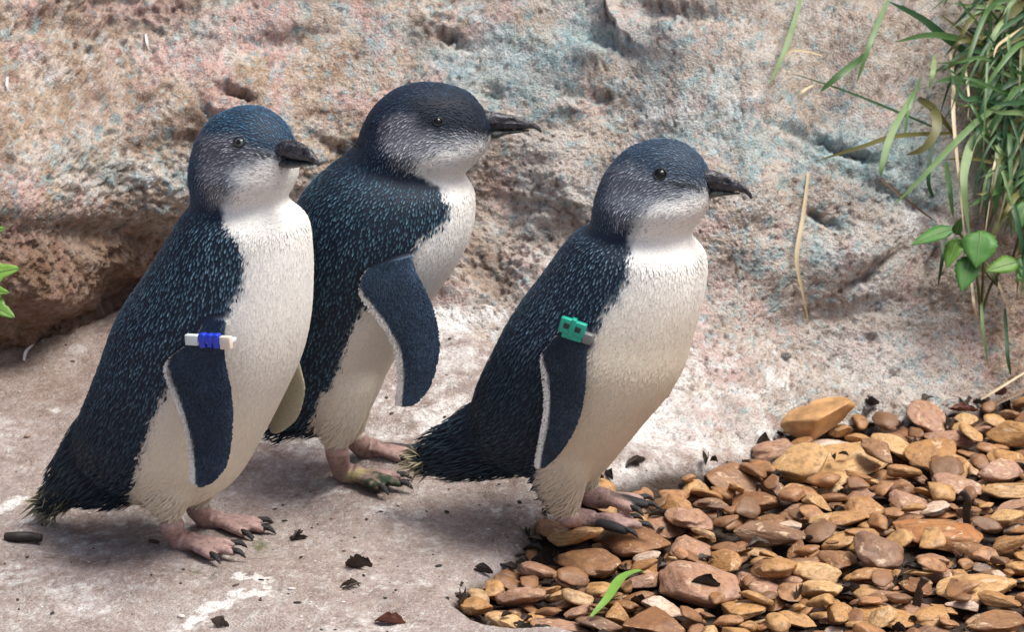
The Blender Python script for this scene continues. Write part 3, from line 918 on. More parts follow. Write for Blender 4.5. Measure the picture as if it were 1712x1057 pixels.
        # blue-noise thinning on a shifted lattice: keep one a cell, drop close pairs
        key = np.floor(P / cell).astype(np.int64); kk = key[:, 0] * 73856093 ^ key[:, 1] * 19349663 ^ key[:, 2] * 83492791
        _, first = np.unique(kk, return_index=True)
        P, N = P[first], N[first]
        if cell < .0019: return P, N
        t = KDTree(len(P))
        for i, p in enumerate(P): t.insert(p, i)
        t.balance()
        keep = np.ones(len(P), bool)
        for i in range(len(P)):
            if not keep[i]: continue
            for _, j, d in t.find_range(P[i], cell * .78):
                if j > i: keep[j] = False
        return P[keep], N[keep]
    def flow_dir(P, N):
        T = np.zeros_like(P)
        for s0 in range(0, len(P), 4000):
            q = P[s0:s0 + 4000]
            d2 = ((q[:, None] - ax[None]) ** 2).sum(-1)
            w = 1 / (d2 + 1e-5) ** 2.2
            T[s0:s0 + 4000] = (w[..., None] * at_[None]).sum(1)
        T -= (T * N).sum(1, keepdims=True) * N
        return T / (np.linalg.norm(T, axis=1, keepdims=True) + 1e-9)
    def blades(P, N, kind):
        n = len(P)
        T = flow_dir(P, N)
        B = np.cross(N, T)
        ang = r.normal(0, .10 if kind == 'scale' else .22, n)
        T, B = T * np.cos(ang)[:, None] + B * np.sin(ang)[:, None], B * np.cos(ang)[:, None] - T * np.sin(ang)[:, None]
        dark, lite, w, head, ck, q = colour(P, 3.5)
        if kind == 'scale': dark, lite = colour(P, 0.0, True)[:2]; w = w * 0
        tail = sstep(-10, 25, poly_sd(q, S['tail_poly']))
        fluff = sstep(-30, 45, poly_sd(q, S['fluff_poly']))
        low = sstep(S['low'][0], S['low'][1], q[:, 1])
        if kind == 'scale':
            L = (.0052 + .003 * low) * (1 - .30 * head) * r.uniform(.85, 1.15, n)
            Wd = .00104 * (1 - .36 * head) * r.uniform(.85, 1.15, n)
            lift = .16 + .06 * r.random(n)
        else:
            L = .0056 * (1 - .3 * head) * r.uniform(.8, 1.25, n)
            Wd = .00085 * (1 - .25 * head) * r.uniform(.8, 1.2, n)
            lift = .025 + .03 * r.random(n)
        tipz = S['tail_tip'] * sstep(-4, 10, poly_sd(q, S['tip_poly']))
        if kind == 'quill': L = r.uniform(.013, .025, n); Wd = .0012 * r.uniform(.8, 1.2, n); lift = -.05 + .12 * r.random(n)
        L = L * (1 + .25 * ck)
        L = L + (0 if kind == 'quill' else 1) * tipz * r.uniform(.002, .008, n)
        L = L + tail * r.uniform(.003, .011, n) + fluff * r.uniform(.001, .008, n)
        Wd = Wd * (1 - .35 * np.maximum(fluff, 0)) * (1 - .2 * tail)
        lift = lift + fluff * .12 * r.random(n) + tail * .08
        root_ = P - N * (.0003 if kind == 'scale' else .0001)
        tip = root_ + T * L[:, None] + N * (L * lift)[:, None]
        mid = root_ + T * (L * .6)[:, None] + N * (L * lift * .8)[:, None]
        lf = mid + B * Wd[:, None] - N * .0002; rt = mid - B * Wd[:, None] - N * .0002
        mid = mid + N * (Wd * .28)[:, None]
        V = np.stack([root_, lf, mid, rt, tip], 1).reshape(-1, 3)
        i0 = np.arange(n) * 5
        F = np.concatenate([np.stack([i0, i0 + 2, i0 + 1], 1), np.stack([i0, i0 + 3, i0 + 2], 1), np.stack([i0 + 1, i0 + 2, i0 + 4], 1), np.stack([i0 + 2, i0 + 3, i0 + 4], 1)])
        v_ = r.uniform(.6, 1.35, n)[:, None]
        lt2 = lite * (v_ * (1 - w[:, None]) + w[:, None] * r.uniform(.92, 1.05, n)[:, None])
        stk = (kind == 'down') * head * sstep(70, 8, poly_sd(q, S['white'])) * w * (r.random(n) < .30)
        lt2 = lt2 + (np.array([.19, .18, .19]) - lt2) * (stk * .8)[:, None]
        edge_ = (kind == 'down') * (1 - head) * sstep(17, 2, poly_sd(q, S['white'])) * r.uniform(0, 1, n)
        lt2 = lt2 + (np.array([.34, .37, .42]) - lt2) * (edge_ * .75)[:, None]
        sc_ = w * sstep(neck_y - 5, neck_y + 15, q[:, 1]) * sstep(neck_y + 150, neck_y + 60, q[:, 1])
        streak = np.clip(r.uniform(.45, 1.15, n) + ck * r.uniform(-.5, .15, n), 0, 1.2)[:, None] if kind == 'scale' else .25
        mc = dark + (lt2 - dark) * (streak * (1 - w[:, None]) * .6 + w[:, None])
        tipc = dark + (lt2 - dark) * (streak * (1 - w[:, None]) * 1.0 + w[:, None])
        edge = dark * (1 - w[:, None]) + (dark * .5 + lt2 * .5) * w[:, None] * (1 - .20 * sc_[:, None])
        tt = np.full((n, 1), 1.0) if kind == 'quill' else (tipz * (r.random(n) < .2))[:, None]
        tipc = tipc + (lin(196, 186, 150) - tipc) * tt; mc = mc + (lin(170, 160, 125) - mc) * tt * (.85 if kind == 'quill' else .4)
        Cc = np.stack([dark, edge, mc, edge, tipc], 1).reshape(-1, 3)
        nb = N + B * 0
        Nn = np.stack([N, N * .8 + B * .55, N, N * .8 - B * .55, N - T * .15], 1)
        wv = (w * (1 - .55 * sstep(.25, 0, np.abs(head - .35))))[:, None, None]
        Nn[:, [1, 3]] = Nn[:, [1, 3]] * (1 - .7 * wv) + N[:, None] * .7 * wv
        Nn += r.normal(0, 1, (n, 1, 3)) * ((.10 if kind == 'scale' else .035) + .04 * sc_)[:, None, None]
        Nn = Nn.reshape(-1, 3); Nn /= np.linalg.norm(Nn, axis=1, keepdims=True)
        return V, F, Cc, Nn
    P1, N1_ = sample(200000, .00255)
    P2, N2_ = sample(430000, .00185)
    _, _, w1, h1, c1, q1 = colour(P1); _, _, w2, h2, c2, q2 = colour(P2)
    def under_flipper(P):
        return np.array([kf.find(p)[2] < .0055 for p in P]) if len(P) else np.zeros(0, bool)
    w1 = np.where(w1 > .8, 1, sstep(.2, .8, w1 + r.normal(0, .16, len(w1))))
    k1 = (w1 < .4) & (h1 < .55)
    P3_, N3_ = sample(420000, .0020)
    _, _, w3, h3, c3, q3 = colour(P3_)
    k3 = (w3 < .45) & (h3 >= .45)
    P3_, N3_ = P3_[k3], N3_[k3]
    k2 = (w2 > .25)
    P1, N1_ = P1[k1], N1_[k1]; P2, N2_ = P2[k2], N2_[k2]
    u1 = ~under_flipper(P1); u2 = ~under_flipper(P2)
    P1, N1_ = P1[u1], N1_[u1]; P2, N2_ = P2[u2], N2_[u2]
    a = blades(P1, N1_, 'scale'); b = blades(P2, N2_, 'down'); c_h = blades(P3_, N3_, 'scale')
    tq = near_px(TV); tsel = np.where((poly_sd(tq, S['tip_poly']) > 0) & (r.random(len(TV)) < .5))[0] if S['tail_tip'] else np.zeros(0, int)
    parts_ = [a, c_h]
    if len(tsel):
        parts_.append(blades(TV[tsel], TN[tsel], 'quill'))
    vs, fs, o_ = [], [], 0
    for p_ in parts_: vs.append(p_[0]); fs.append(p_[1] + o_); o_ += len(p_[0])
    a = (np.concatenate(vs), np.concatenate(fs), np.concatenate([p_[2] for p_ in parts_]), np.concatenate([p_[3] for p_ in parts_]))
    fV, fF, fC, fN, fo = [], [], [], [], len(a[0]) + len(b[0])
    for G, GC, nu, fl in flip_grid:
        if fl.get('pale'): continue
        m_ = len(G); nb_ = 7000
        i_ = r.uniform(m_ * .12, m_ - 8, nb_); u_ = r.uniform(.3, nu - 1.3, nb_)
        i0_, u0_ = i_.astype(int), u_.astype(int); fi_, fu_ = (i_ - i0_)[:, None], (u_ - u0_)[:, None]
        def bil(A): return (A[i0_, u0_] * (1 - fi_) * (1 - fu_) + A[i0_ + 1, u0_] * fi_ * (1 - fu_) + A[i0_, u0_ + 1] * (1 - fi_) * fu_ + A[i0_ + 1, u0_ + 1] * fi_ * fu_)
        p_ = bil(G); c_ = bil(GC) * (1 + .35 * fbm(bil(G) * 55, 3, 44))[:, None]
        t_ = G[np.minimum(i0_ + 3, m_ - 1), u0_] - G[np.maximum(i0_ - 2, 0), u0_]
        rearw = G[i0_, 0] - G[i0_, nu - 1]; rearw /= np.linalg.norm(rearw, axis=1, keepdims=True) + 1e-9
        t_ /= np.linalg.norm(t_, axis=1, keepdims=True) + 1e-9
        edge_ = sstep(.16, .0, u_ / nu)[:, None]
        t_ = t_ + rearw * (.35 + .7 * edge_) * (1 - (u_ / nu)[:, None] ** 3); t_ /= np.linalg.norm(t_, axis=1, keepdims=True)
        n_ = np.tile(-ln * fl['near'], (nb_, 1)) + r.normal(0, .10, (nb_, 3)) - rearw * sstep(.7, 1, u_ / nu)[:, None] * .5
        bb_ = np.cross(n_, t_)
        ll = (.0024 * r.uniform(.7, 1.3, nb_))[:, None]; ww = .00055
        q0 = p_ + n_ * .0002; q1 = q0 + t_ * ll * .5 + n_ * ll * .12; q2 = q0 + t_ * ll + n_ * ll * .14
        fV.append(np.stack([q0, q1 + bb_ * ww, q1 + n_ * .0001, q1 - bb_ * ww, q2], 1).reshape(-1, 3))
        k0 = np.arange(nb_) * 5 + fo; fo += nb_ * 5
        fF.append(np.concatenate([np.stack([k0, k0 + 2, k0 + 1], 1), np.stack([k0, k0 + 3, k0 + 2], 1), np.stack([k0 + 1, k0 + 2, k0 + 4], 1), np.stack([k0 + 2, k0 + 3, k0 + 4], 1)]))
        v_ = r.uniform(.6, 1.9, nb_)[:, None]
        fC.append(np.stack([c_ * .8, c_ * .9, np.clip(c_ * v_, 0, .8), c_ * .9, np.clip(c_ * v_, 0, .8)], 1).reshape(-1, 3))
        fN.append(np.repeat(n_ / np.linalg.norm(n_, axis=1, keepdims=True), 5, axis=0))
    a = (np.concatenate([a[0], b[0]] + fV), np.concatenate([a[1], b[1] + len(a[0])] + fF), np.concatenate([a[2], b[2]] + fC), np.concatenate([a[3], b[3]] + fN))
    b = (np.zeros((0, 3)), np.zeros((0, 3), int), np.zeros((0, 3)), np.zeros((0, 3)))
    V = np.concatenate([a[0], b[0]]) - b0; F = np.concatenate([a[1], b[1] + len(a[0])])
    me = mesh_np('plumage', V, F)
    set_col(me, np.concatenate([a[2], b[2]]))
    me.normals_split_custom_set_from_vertices(np.concatenate([a[3], b[3]]))
    tag(obj('plumage', me, FEATHER, bo), kind='stuff')

    # ---- claws
    for v, q in claws:
        obj('claw', mesh_py('claw', v - b0, q), CLAW, bo)

    # ---- eyes: where the sight line meets the head, and the mirror twin on the far side
    d = ray(*S['eye']).normalized()
    hit, nrm, _, _ = bvh.ray_cast(CAM, d)
    hit, nrm = np.array(hit), np.array(nrm)
    for sg in (1, -1):
        c, n_ = hit.copy(), nrm.copy()
        if sg < 0:
            c = c - 2 * ((c - hc) @ lh) * lh; n_ = n_ - 2 * (n_ @ lh) * lh
        rr = S.get('eye_r', .0042) * .9
        nv = Vector(n_).normalized()
        rot = nv.to_track_quat('Z', 'Y').to_matrix()
        V0 = ICO4 * np.array([1, 1, .8])
        ball = V0 * rr @ np.array(rot).T + c - n_ * (rr * .30) - b0
        eo = obj('eye', mesh_np('eye', ball, ICO4F), EYE_IRIS if S['iris'] else EYE_DARK, root)
        pu = ICO4 * np.array([.55, .55, .30]) * rr @ np.array(rot).T + c + n_ * (rr * .26) - b0
        obj('pupil', mesh_np('pupil', pu, ICO4F), EYE_DARK, eo)
        # lid ring
        th = np.linspace(0, 2 * math.pi, 29)[:-1]
        ringp = np.stack([np.cos(th) * rr * 1.10, np.sin(th) * rr * .92, np.full(28, rr * .10)], 1) @ np.array(rot).T + c - b0
        lv, lf_ = [], []
        for i in range(28):
            o_ = ringp[i]; tdir = ringp[(i + 1) % 28] - ringp[i - 1]; tdir /= np.linalg.norm(tdir); bb = np.cross(tdir, n_)
            for k in range(6):
                a_ = k * math.pi / 3; lv.append(o_ + (n_ * math.cos(a_) + bb * math.sin(a_)) * rr * .18)
        for i in range(28):
            for k in range(6):
                lf_.append((i * 6 + k, i * 6 + (k + 1) % 6, ((i + 1) % 28) * 6 + (k + 1) % 6, ((i + 1) % 28) * 6 + k))
        obj('eyelid', mesh_py('eyelid', lv, lf_), LID, eo)

    # ---- beak
    bk = S['beak']
    fh = Vector((math.cos(hyaw), -math.sin(hyaw), 0)); lhv = Vector(lh)
    hcv = Vector(hc)
    def hsag(px, py): return at_plane(px, py, hcv, lhv)
    def beak_part(rows, name, mat, parent):
        C_, A_, B_ = [], [], []
        for (tx, ty, bx, by, wd) in rows:                   # top pixel, bottom pixel, half width in px
            t_, b_ = hsag(tx, ty), hsag(bx, by)
            C_.append(np.array((t_ + b_) / 2)); A_.append(np.array((t_ - b_) / 2)); B_.append(lh * wd * mpp)
        v, q, S2 = loft(np.array(C_), np.array(A_), np.array(B_), 28, 10, 1.75)
        ctr = v.mean(0); nn_ = 28; m2_ = len(S2)
        cen = np.concatenate([np.repeat(S2[:, :3], nn_, axis=0), S2[:1, :3], S2[-1:, :3]])
        dv = v - cen; rl = np.linalg.norm(dv, axis=1, keepdims=True) + 1e-9
        disp = .00055 * fbm(v * 330, 3, 17) + .0005 * fbm(v * 120, 2, 19)
        ang_ = np.concatenate([np.tile(np.arange(nn_) / nn_ * 2 * math.pi, m2_), [0, 0]]); al_ = np.concatenate([np.repeat(np.linspace(0, 1, m2_), nn_), [0, 1]])
        if name == 'beak':                                   # groove and nostril on both sides
            gr_ = np.exp(-((np.abs(np.sin(ang_)) - .93) / .06) ** 2) * sstep(.12, .25, al_) * sstep(.62, .45, al_)
            no_ = np.exp(-(((np.abs(np.sin(ang_)) - .8) / .16) ** 2 + ((al_ - .42) / .05) ** 2)) * (np.cos(ang_) > 0)
            disp = disp - .0012 * gr_ - .0016 * no_
        v = v + dv / rl * disp[:, None] * np.minimum(1, rl / .003)
        return obj(name, mesh_py(name, v - b0, q), mat, parent)
    bo2 = beak_part(bk['upper'], 'beak', HORN, root)
    beak_part(bk['lower'], 'lower_beak', HORN2, bo2)
    return dict(root=root, base=base, mpp=mpp, sag=sag, f=f, l=l, bvh=bvh, b0=b0)

def box_np(c, ax_, half, bev=.45):
    """bevelled block with axes ax_ (3 rows)"""
    bm = bmesh.new(); bmesh.ops.create_cube(bm, size=2.0)
    for v in bm.verts: v.co = Vector((v.co.x * half[0], v.co.y * half[1], v.co.z * half[2]))
    bmesh.ops.bevel(bm, geom=bm.edges[:], offset=min(half) * bev, segments=2, profile=.6, affect='EDGES')
    M = Matrix([[ax_[j][i] for j in range(3)] for i in range(3)]).to_4x4(); M.translation = Vector(c)
    bm.transform(M); me = bpy.data.meshes.new('b'); bm.to_mesh(me); bm.free()
    me.polygons.foreach_set('use_smooth', np.full(len(me.polygons), True))
    return me
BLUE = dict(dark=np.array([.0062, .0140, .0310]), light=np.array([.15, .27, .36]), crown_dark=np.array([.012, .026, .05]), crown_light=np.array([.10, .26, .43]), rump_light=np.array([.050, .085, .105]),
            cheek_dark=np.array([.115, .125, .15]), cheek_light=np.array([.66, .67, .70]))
base1 = on_rock(300, 908)
P1 = dict(BLUE, flip=(42, 54, 70), seed=1, yaw=24, head_yaw=42, base=base1, hip=.026, neck_py=345, head_c=(408, 262),
    label='penguin nearest the left edge with a white and blue flipper band', blend=7, low=(560, 760), belly_bounce=(430, 830), iris=True, tail_tip=1.0,
    trunk=[(392, 181, 446, 180, .85, 1), (356, 200, 474, 199, .80, 1), (333, 228, 491, 225, .78, 1), (321, 258, 496, 258, .78, 1), (315, 290, 499, 288, .92, .9), (316, 316, 490, 308, .88, .7), (318, 344, 482, 329, .81, .4),
           (298, 374, 512, 362, .95, .1), (271, 420, 521, 410, .95), (241, 467, 522, 470, .95), (213, 507, 517, 535, .95), (190, 548, 503, 592, .93), (167, 612, 475, 655, .92), (149, 658, 441, 722, .90), (132, 702, 400, 789, .85),
           (125, 742, 345, 824, .75), (150, 792, 282, 838, .6)],
    tail=[(165, 660, 290, 800, .8), (120, 712, 240, 832, .75), (92, 765, 185, 838, .62), (76, 806, 138, 838, .5), (74, 836, 108, 848, .4)],
    thigh=[(250, 655, 365, 680, .55), (228, 730, 345, 752, .8), (224, 795, 334, 812, .8), (240, 836, 318, 842, .8), (264, 866, 304, 866, .85)],
    thigh_far=[(288, 740, 395, 752, .8), (292, 795, 375, 802, .8), (302, 826, 358, 828, .8), (312, 848, 348, 846, .85)],
    feet=[dict(heel=(290, 915), ankle=(286, 872), lat=-.026, yaw=26, len=.046), dict(heel=(336, 880), ankle=(330, 846), lat=.026, yaw=20, len=.046)],
    flippers=[dict(near=1, edge=9, e0=.30, rows=[(362, 486, 392, 490, -.030, .006), (350, 525, 380, 528, -.052, .005), (325, 566, 376, 566, -.066, .0042), (284, 598, 378, 601, -.070, .0036), (276, 622, 384, 630, -.073, .0032), (288, 658, 389, 656, -.075, .003),
                    (307, 711, 391, 711, -.077, .0028), (317, 762, 383, 770, -.077, .0025), (320, 795, 364, 800, -.076, .002), (322, 814, 338, 817, -.075, .0014)]),
              dict(near=-1, edge=0, e0=.3, pale=True, rows=[(450, 540, 470, 545, .040, .005), (462, 580, 492, 582, .060, .004), (462, 620, 506, 625, .068, .0032), (454, 660, 511, 655, .072, .0028), (449, 695, 500, 697, .074, .0024), (449, 716, 478, 719, .074, .0018), (452, 724, 462, 726, .074, .0012)])],
    muzzle=[(452, 212, 452, 300, .75, 1), (474, 222, 474, 292, .62, 1), (492, 234, 490, 283, .45, 1)],
    white=[(438, 266), (470, 266), (500, 280), (580, 285), (580, 920), (235, 920), (222, 830), (234, 770), (255, 700), (285, 640), (330, 600), (372, 560), (385, 510), (404, 480), (412, 440), (398, 398), (376, 374), (372, 345), (392, 312), (392, 285)],
    cheek=[(336, 226), (392, 226), (420, 247), (455, 262), (440, 268), (395, 282), (380, 340), (352, 348), (336, 300)],
    tail_poly=[(40, 740), (140, 745), (215, 830), (215, 900), (40, 920)], tip_poly=[(30, 800), (92, 800), (125, 832), (140, 900), (30, 910)], fluff_poly=[(195, 800), (345, 800), (345, 900), (195, 900)],
    flow=[(492, 248), (450, 225), (400, 235), (360, 285), (370, 350), (375, 420), (360, 500), (325, 590), (285, 670), (230, 740), (160, 790), (85, 860)],
    eye=(400, 238), eye_r=.0043,
    gape=((478, 268), (430, 258)),
    beak=dict(upper=[(468, 232, 458, 264, 19), (490, 235, 487, 266, 15.5), (508, 242, 506, 269, 11.5), (520, 252, 519, 271, 8), (530, 264, 527, 275, 5), (536, 274, 533, 278, 2)],
              lower=[(452, 263, 456, 275, 17), (482, 265, 485, 281, 13), (504, 268, 504, 279, 8.5), (518, 271, 518, 277, 5.5), (525, 273, 525, 276, 2)]))
base2 = on_rock(568, 806)
P2 = dict(BLUE, smooth=26, foot_tone=.8, flip=(50, 66, 84), seed=2, yaw=2, head_yaw=2, base=base2, hip=.024, neck_py=268, head_c=(715, 215), light=np.array([.10, .20, .265]), crown_dark=np.array([.006, .012, .027]), crown_light=np.array([.06, .11, .175]),
    label='rearmost penguin in the middle, head in profile, with no flipper band', blend=6, low=(640, 740), belly_bounce=(430, 740), iris=False, tail_tip=0.0, chin_grey=.45,
    trunk=[(690, 140, 735, 140, .85, 1), (655, 153, 785, 156, .80, 1), (624, 180, 808, 182, .76, 1), (606, 210, 820, 208, .74, 1), (596, 240, 820, 238, .86, 1), (585, 252, 799, 266, .86, .8), (569, 266, 777, 290, .84, .4), (538, 292, 792, 318, .94), (508, 324, 794, 360, .95), (484, 368, 783, 402, .95),
           (467, 420, 758, 448, .95), (457, 480, 722, 500, .95), (455, 540, 688, 555, .93), (458, 600, 655, 610, .92), (464, 650, 634, 658, .9), (476, 690, 612, 700, .85), (496, 718, 590, 728, .7)],
    tail=[(470, 630, 570, 700, .8), (462, 670, 540, 726, .7), (456, 700, 508, 730, .5), (452, 722, 480, 736, .4)],
    thigh=[(545, 555, 640, 568, .45), (528, 605, 632, 615, .65), (525, 645, 628, 652, .76), (528, 690, 612, 698, .8), (536, 722, 598, 728, .8), (545, 745, 584, 747, .85)],
    thigh_far=[(545, 555, 640, 568, .45), (545, 605, 636, 615, .65), (548, 645, 630, 652, .76), (560, 690, 620, 698, .8), (572, 720, 612, 722, .8), (584, 738, 612, 738, .85)],
    feet=[dict(heel=(566, 802), ankle=(563, 748), lat=-.024, yaw=24, len=.048, green=True, z=.0), dict(heel=(600, 762), ankle=(598, 736), lat=.024, yaw=12, len=.040, dark=3, z=.004)],
    flippers=[dict(near=1, edge=10, e0=.24, rows=[(655, 398, 690, 396, -.035, .006), (632, 432, 690, 420, -.056, .005), (606, 460, 694, 446, -.066, .0042), (600, 485, 706, 470, -.070, .0036), (612, 510, 722, 505, -.072, .0032), (632, 534, 731, 535, -.074, .003), (652, 565, 736, 570, -.075, .0028),
                    (663, 600, 733, 605, -.075, .0026), (665, 640, 720, 645, -.074, .0022), (663, 668, 700, 671, -.073, .0018), (666, 681, 680, 681, -.072, .0012)]),
              dict(near=-1, edge=0, e0=.3, pale=True, rows=[(620, 420, 660, 430, .050, .006), (580, 470, 660, 480, .066, .004), (560, 520, 650, 530, .070, .003), (555, 570, 630, 580, .072, .0026), (558, 610, 600, 615, .072, .0016)])],
    muzzle=[(770, 158, 772, 272, .62, 1), (795, 170, 796, 256, .55, 1), (817, 185, 818, 238, .45, 1), (832, 192, 832, 228, .36, 1)],
    white=[(842, 230), (790, 244), (735, 256), (700, 268), (686, 284), (715, 300), (742, 320), (752, 350), (742, 378), (705, 398), (690, 430), (650, 470), (612, 512), (588, 548), (570, 600), (556, 640), (532, 668), (526, 705), (535, 760), (600, 920), (900, 920), (900, 230)],
    cheek=[(645, 200), (664, 192), (692, 194), (708, 214), (735, 224), (770, 224), (806, 226), (790, 246), (735, 258), (700, 270), (684, 284), (658, 268), (640, 236)],
    mask=[(690, 165), (770, 160), (812, 186), (808, 216), (760, 218), (722, 218), (700, 206)],
    tail_poly=[(420, 690), (500, 700), (520, 760), (420, 780)], tip_poly=[(300, 900), (310, 900), (310, 910)], fluff_poly=[(470, 690), (600, 690), (600, 770), (470, 770)],
    flow=[(818, 200), (770, 165), (710, 170), (655, 210), (650, 270), (640, 340), (620, 420), (590, 510), (565, 590), (540, 660), (500, 705), (455, 730)],
    eye=(732, 203), eye_r=.0036,
    gape=((832, 221), (780, 219)),
    beak=dict(upper=[(800, 184, 792, 218, 18), (824, 187, 817, 217, 14), (848, 191, 844, 217, 10.5), (868, 196, 866, 216, 8), (888, 202, 886, 215, 6), (900, 209, 897, 217, 3.5), (906, 219, 903, 222, 1.5)],
              lower=[(795, 216, 800, 232, 15), (820, 216, 827, 232, 11.5), (845, 216, 848, 225, 7.5), (868, 216, 870, 221, 5), (884, 216, 885, 219, 2)]))
ix_ = at_z(955, 878, 0.0)
zg = float(np.percentile(hm_at(ix_.x + .015, ix_.y, .02), 92))
base3 = at_z(955, 880, zg)
P3 = dict(BLUE, on_gravel=True, flip=(38, 48, 60), seed=3, yaw=10, head_yaw=18, base=base3, hip=.025, neck_py=385, head_c=(1092, 305), light=np.array([.14, .225, .30]), crown_dark=np.array([.018, .034, .06]), crown_light=np.array([.15, .24, .34]),
    label='penguin on the right stepping onto the gravel, with a green flipper band', blend=10, low=(520, 640), belly_bounce=(420, 640), iris=False, tail_tip=1.0, cheek_dark=np.array([.12, .14, .175]), cheek_light=np.array([.58, .61, .66]),
    trunk=[(1085, 236, 1135, 235, .85, 1), (1050, 250, 1162, 250, .80, 1), (1020, 280, 1182, 275, .77, 1), (1003, 310, 1190, 305, .76, 1), (994, 338, 1189, 334, .90, 1), (989, 362, 1174, 360, .88, .8), (985, 380, 1157, 388, .83, .4),
           (958, 396, 1179, 424, .95, .1), (930, 430, 1182, 460, .95), (903, 468, 1175, 505, .95), (872, 508, 1160, 558, .95), (845, 550, 1146, 606, .95), (822, 596, 1120, 652, .93), (802, 638, 1085, 694, .92), (790, 672, 1045, 744, .88), (785, 705, 1008, 786, .80), (800, 745, 960, 808, .66)],
    tail=[(830, 650, 930, 780, .8), (790, 668, 870, 795, .75), (752, 696, 812, 800, .62), (720, 722, 765, 800, .5), (704, 745, 732, 795, .4)],
    thigh=[(890, 660, 1010, 685, .55), (872, 730, 1000, 750, .8), (884, 790, 985, 800, .8), (904, 826, 976, 830, .8), (930, 860, 968, 858, .85)],
    thigh_far=[(925, 730, 1030, 745, .8), (940, 780, 1010, 784, .8), (955, 804, 1004, 806, .8), (964, 822, 996, 820, .85)],
    feet=[dict(heel=(958, 884), ankle=(950, 862), lat=-.025, yaw=6, len=.046, dark=1), dict(heel=(984, 846), ankle=(980, 822), lat=.025, yaw=14, len=.040, dark=2, z=.008)],
    flippers=[dict(near=1, edge=9, e0=.28, rows=[(955, 505, 990, 515, -.034, .006), (945, 540, 985, 548, -.056, .005), (918, 576, 982, 580, -.066, .0042), (905, 598, 981, 605, -.070, .0036), (909, 640, 980, 645, -.073, .0032), (911, 675, 974, 682, -.074, .003),
                    (907, 712, 962, 718, -.075, .0027), (900, 748, 941, 752, -.075, .0024), (897, 770, 920, 774, -.074, .0018), (897, 783, 904, 785, -.074, .0012)]),
              dict(near=-1, edge=0, e0=.3, pale=True, rows=[(1080, 520, 1100, 530, .045, .006), (1080, 560, 1120, 570, .060, .0045), (1078, 600, 1128, 610, .066, .0035), (1076, 630, 1128, 640, .068, .003), (1080, 655, 1120, 662, .068, .002), (1090, 672, 1104, 674, .067, .0014)])],
    muzzle=[(1145, 250, 1145, 360, .65, 1), (1168, 268, 1165, 346, .55, 1), (1188, 287, 1184, 331, .42, 1)],
    white=[(1200, 320), (1150, 330), (1095, 340), (1068, 362), (1056, 395), (1052, 430), (1050, 470), (1018, 512), (994, 560), (975, 640), (960, 700), (935, 750), (905, 775), (900, 810), (915, 850), (930, 920), (1300, 920), (1300, 320)],
    cheek=[(1022, 285), (1055, 272), (1085, 288), (1130, 302), (1185, 312), (1150, 332), (1095, 342), (1062, 372), (1030, 378), (1012, 340)],
    tail_poly=[(650, 690), (770, 700), (850, 800), (850, 860), (650, 860)], tip_poly=[(640, 720), (712, 745), (732, 780), (745, 840), (640, 860)], fluff_poly=[(850, 775), (1000, 790), (1000, 880), (850, 880)],
    flow=[(1185, 295), (1130, 265), (1085, 285), (1045, 330), (1050, 390), (1050, 450), (1020, 520), (985, 590), (945, 650), (900, 705), (830, 740), (700, 780)],
    eye=(1104, 291), eye_r=.0047,
    gape=((1188, 318), (1120, 306)),
    beak=dict(upper=[(1165, 281, 1155, 314, 18), (1186, 284, 1179, 316, 14.5), (1206, 289, 1202, 318, 11), (1222, 297, 1220, 320, 8), (1240, 306, 1236, 321, 6), (1252, 317, 1247, 325, 3.5), (1259, 330, 1255, 333, 1.5)],
              lower=[(1150, 313, 1158, 330, 15), (1175, 316, 1183, 332, 12), (1198, 317, 1202, 328, 8), (1220, 320, 1222, 326, 5.5), (1236, 321, 1237, 325, 2)]))
B1 = build_penguin(P1)
B2 = build_penguin(P2)
B3 = build_penguin(P3)

def band(B, name, label, lat, strap, beads):
    """coloured tag fastened round a flipper: strap px ends, beads (px, py, half w px, half h px, half depth m, turn, material)"""
    l, b0, mpp = B['l'], B['b0'], B['mpp']
    a0, a1 = B['sag'](*strap[0], lat), B['sag'](*strap[1], lat)
    dirv = (a1 - a0).normalized(); upv = l.cross(dirv); upv = upv if upv.z > 0 else -upv
    me = box_np((a0 + a1) / 2 - Vector(b0) + l * .004, (dirv, upv, l), ((a1 - a0).length / 2, .0016, .0055))
    st = obj('flipper_band', me, BAND_GREY if name == 'green' else BAND_WHITE, B['root'])
    st['label'] = label
    for (px, py, hw, hh, hd, turn, mat, nm) in beads:
        c = B['sag'](px, py, lat) - Vector(b0)
        t = math.radians(turn)
        d2 = dirv * math.cos(t) + upv * math.sin(t); u2 = upv * math.cos(t) - dirv * math.sin(t)
        obj(nm, box_np(c, (d2, u2, l), (hw * mpp, hh * mpp, hd)), mat, st)
band(B1, 'blue', 'white and blue plastic flipper band', -.0765, ((312, 569), (386, 573)),
     [(322, 568, 12, 9,   .0024, 0, BAND_WHITE, 'bead'), (340, 569, 5.2, 12,   .0030, 0, BAND_BLUE, 'bead'), (352, 569, 4.2, 11,   .0030, 0, BAND_BLUE, 'bead'), (363, 570, 5, 12,   .0030, 0, BAND_BLUE, 'bead'), (346, 566, 14, 7, .0026, 0, BAND_BLUE, 'bead'), (358, 566, 10, 6, .0027, 0, BAND_BLUE, 'bead'), (378, 573, 10, 11,   .0024, 0, BAND_CREAM, 'bead')])
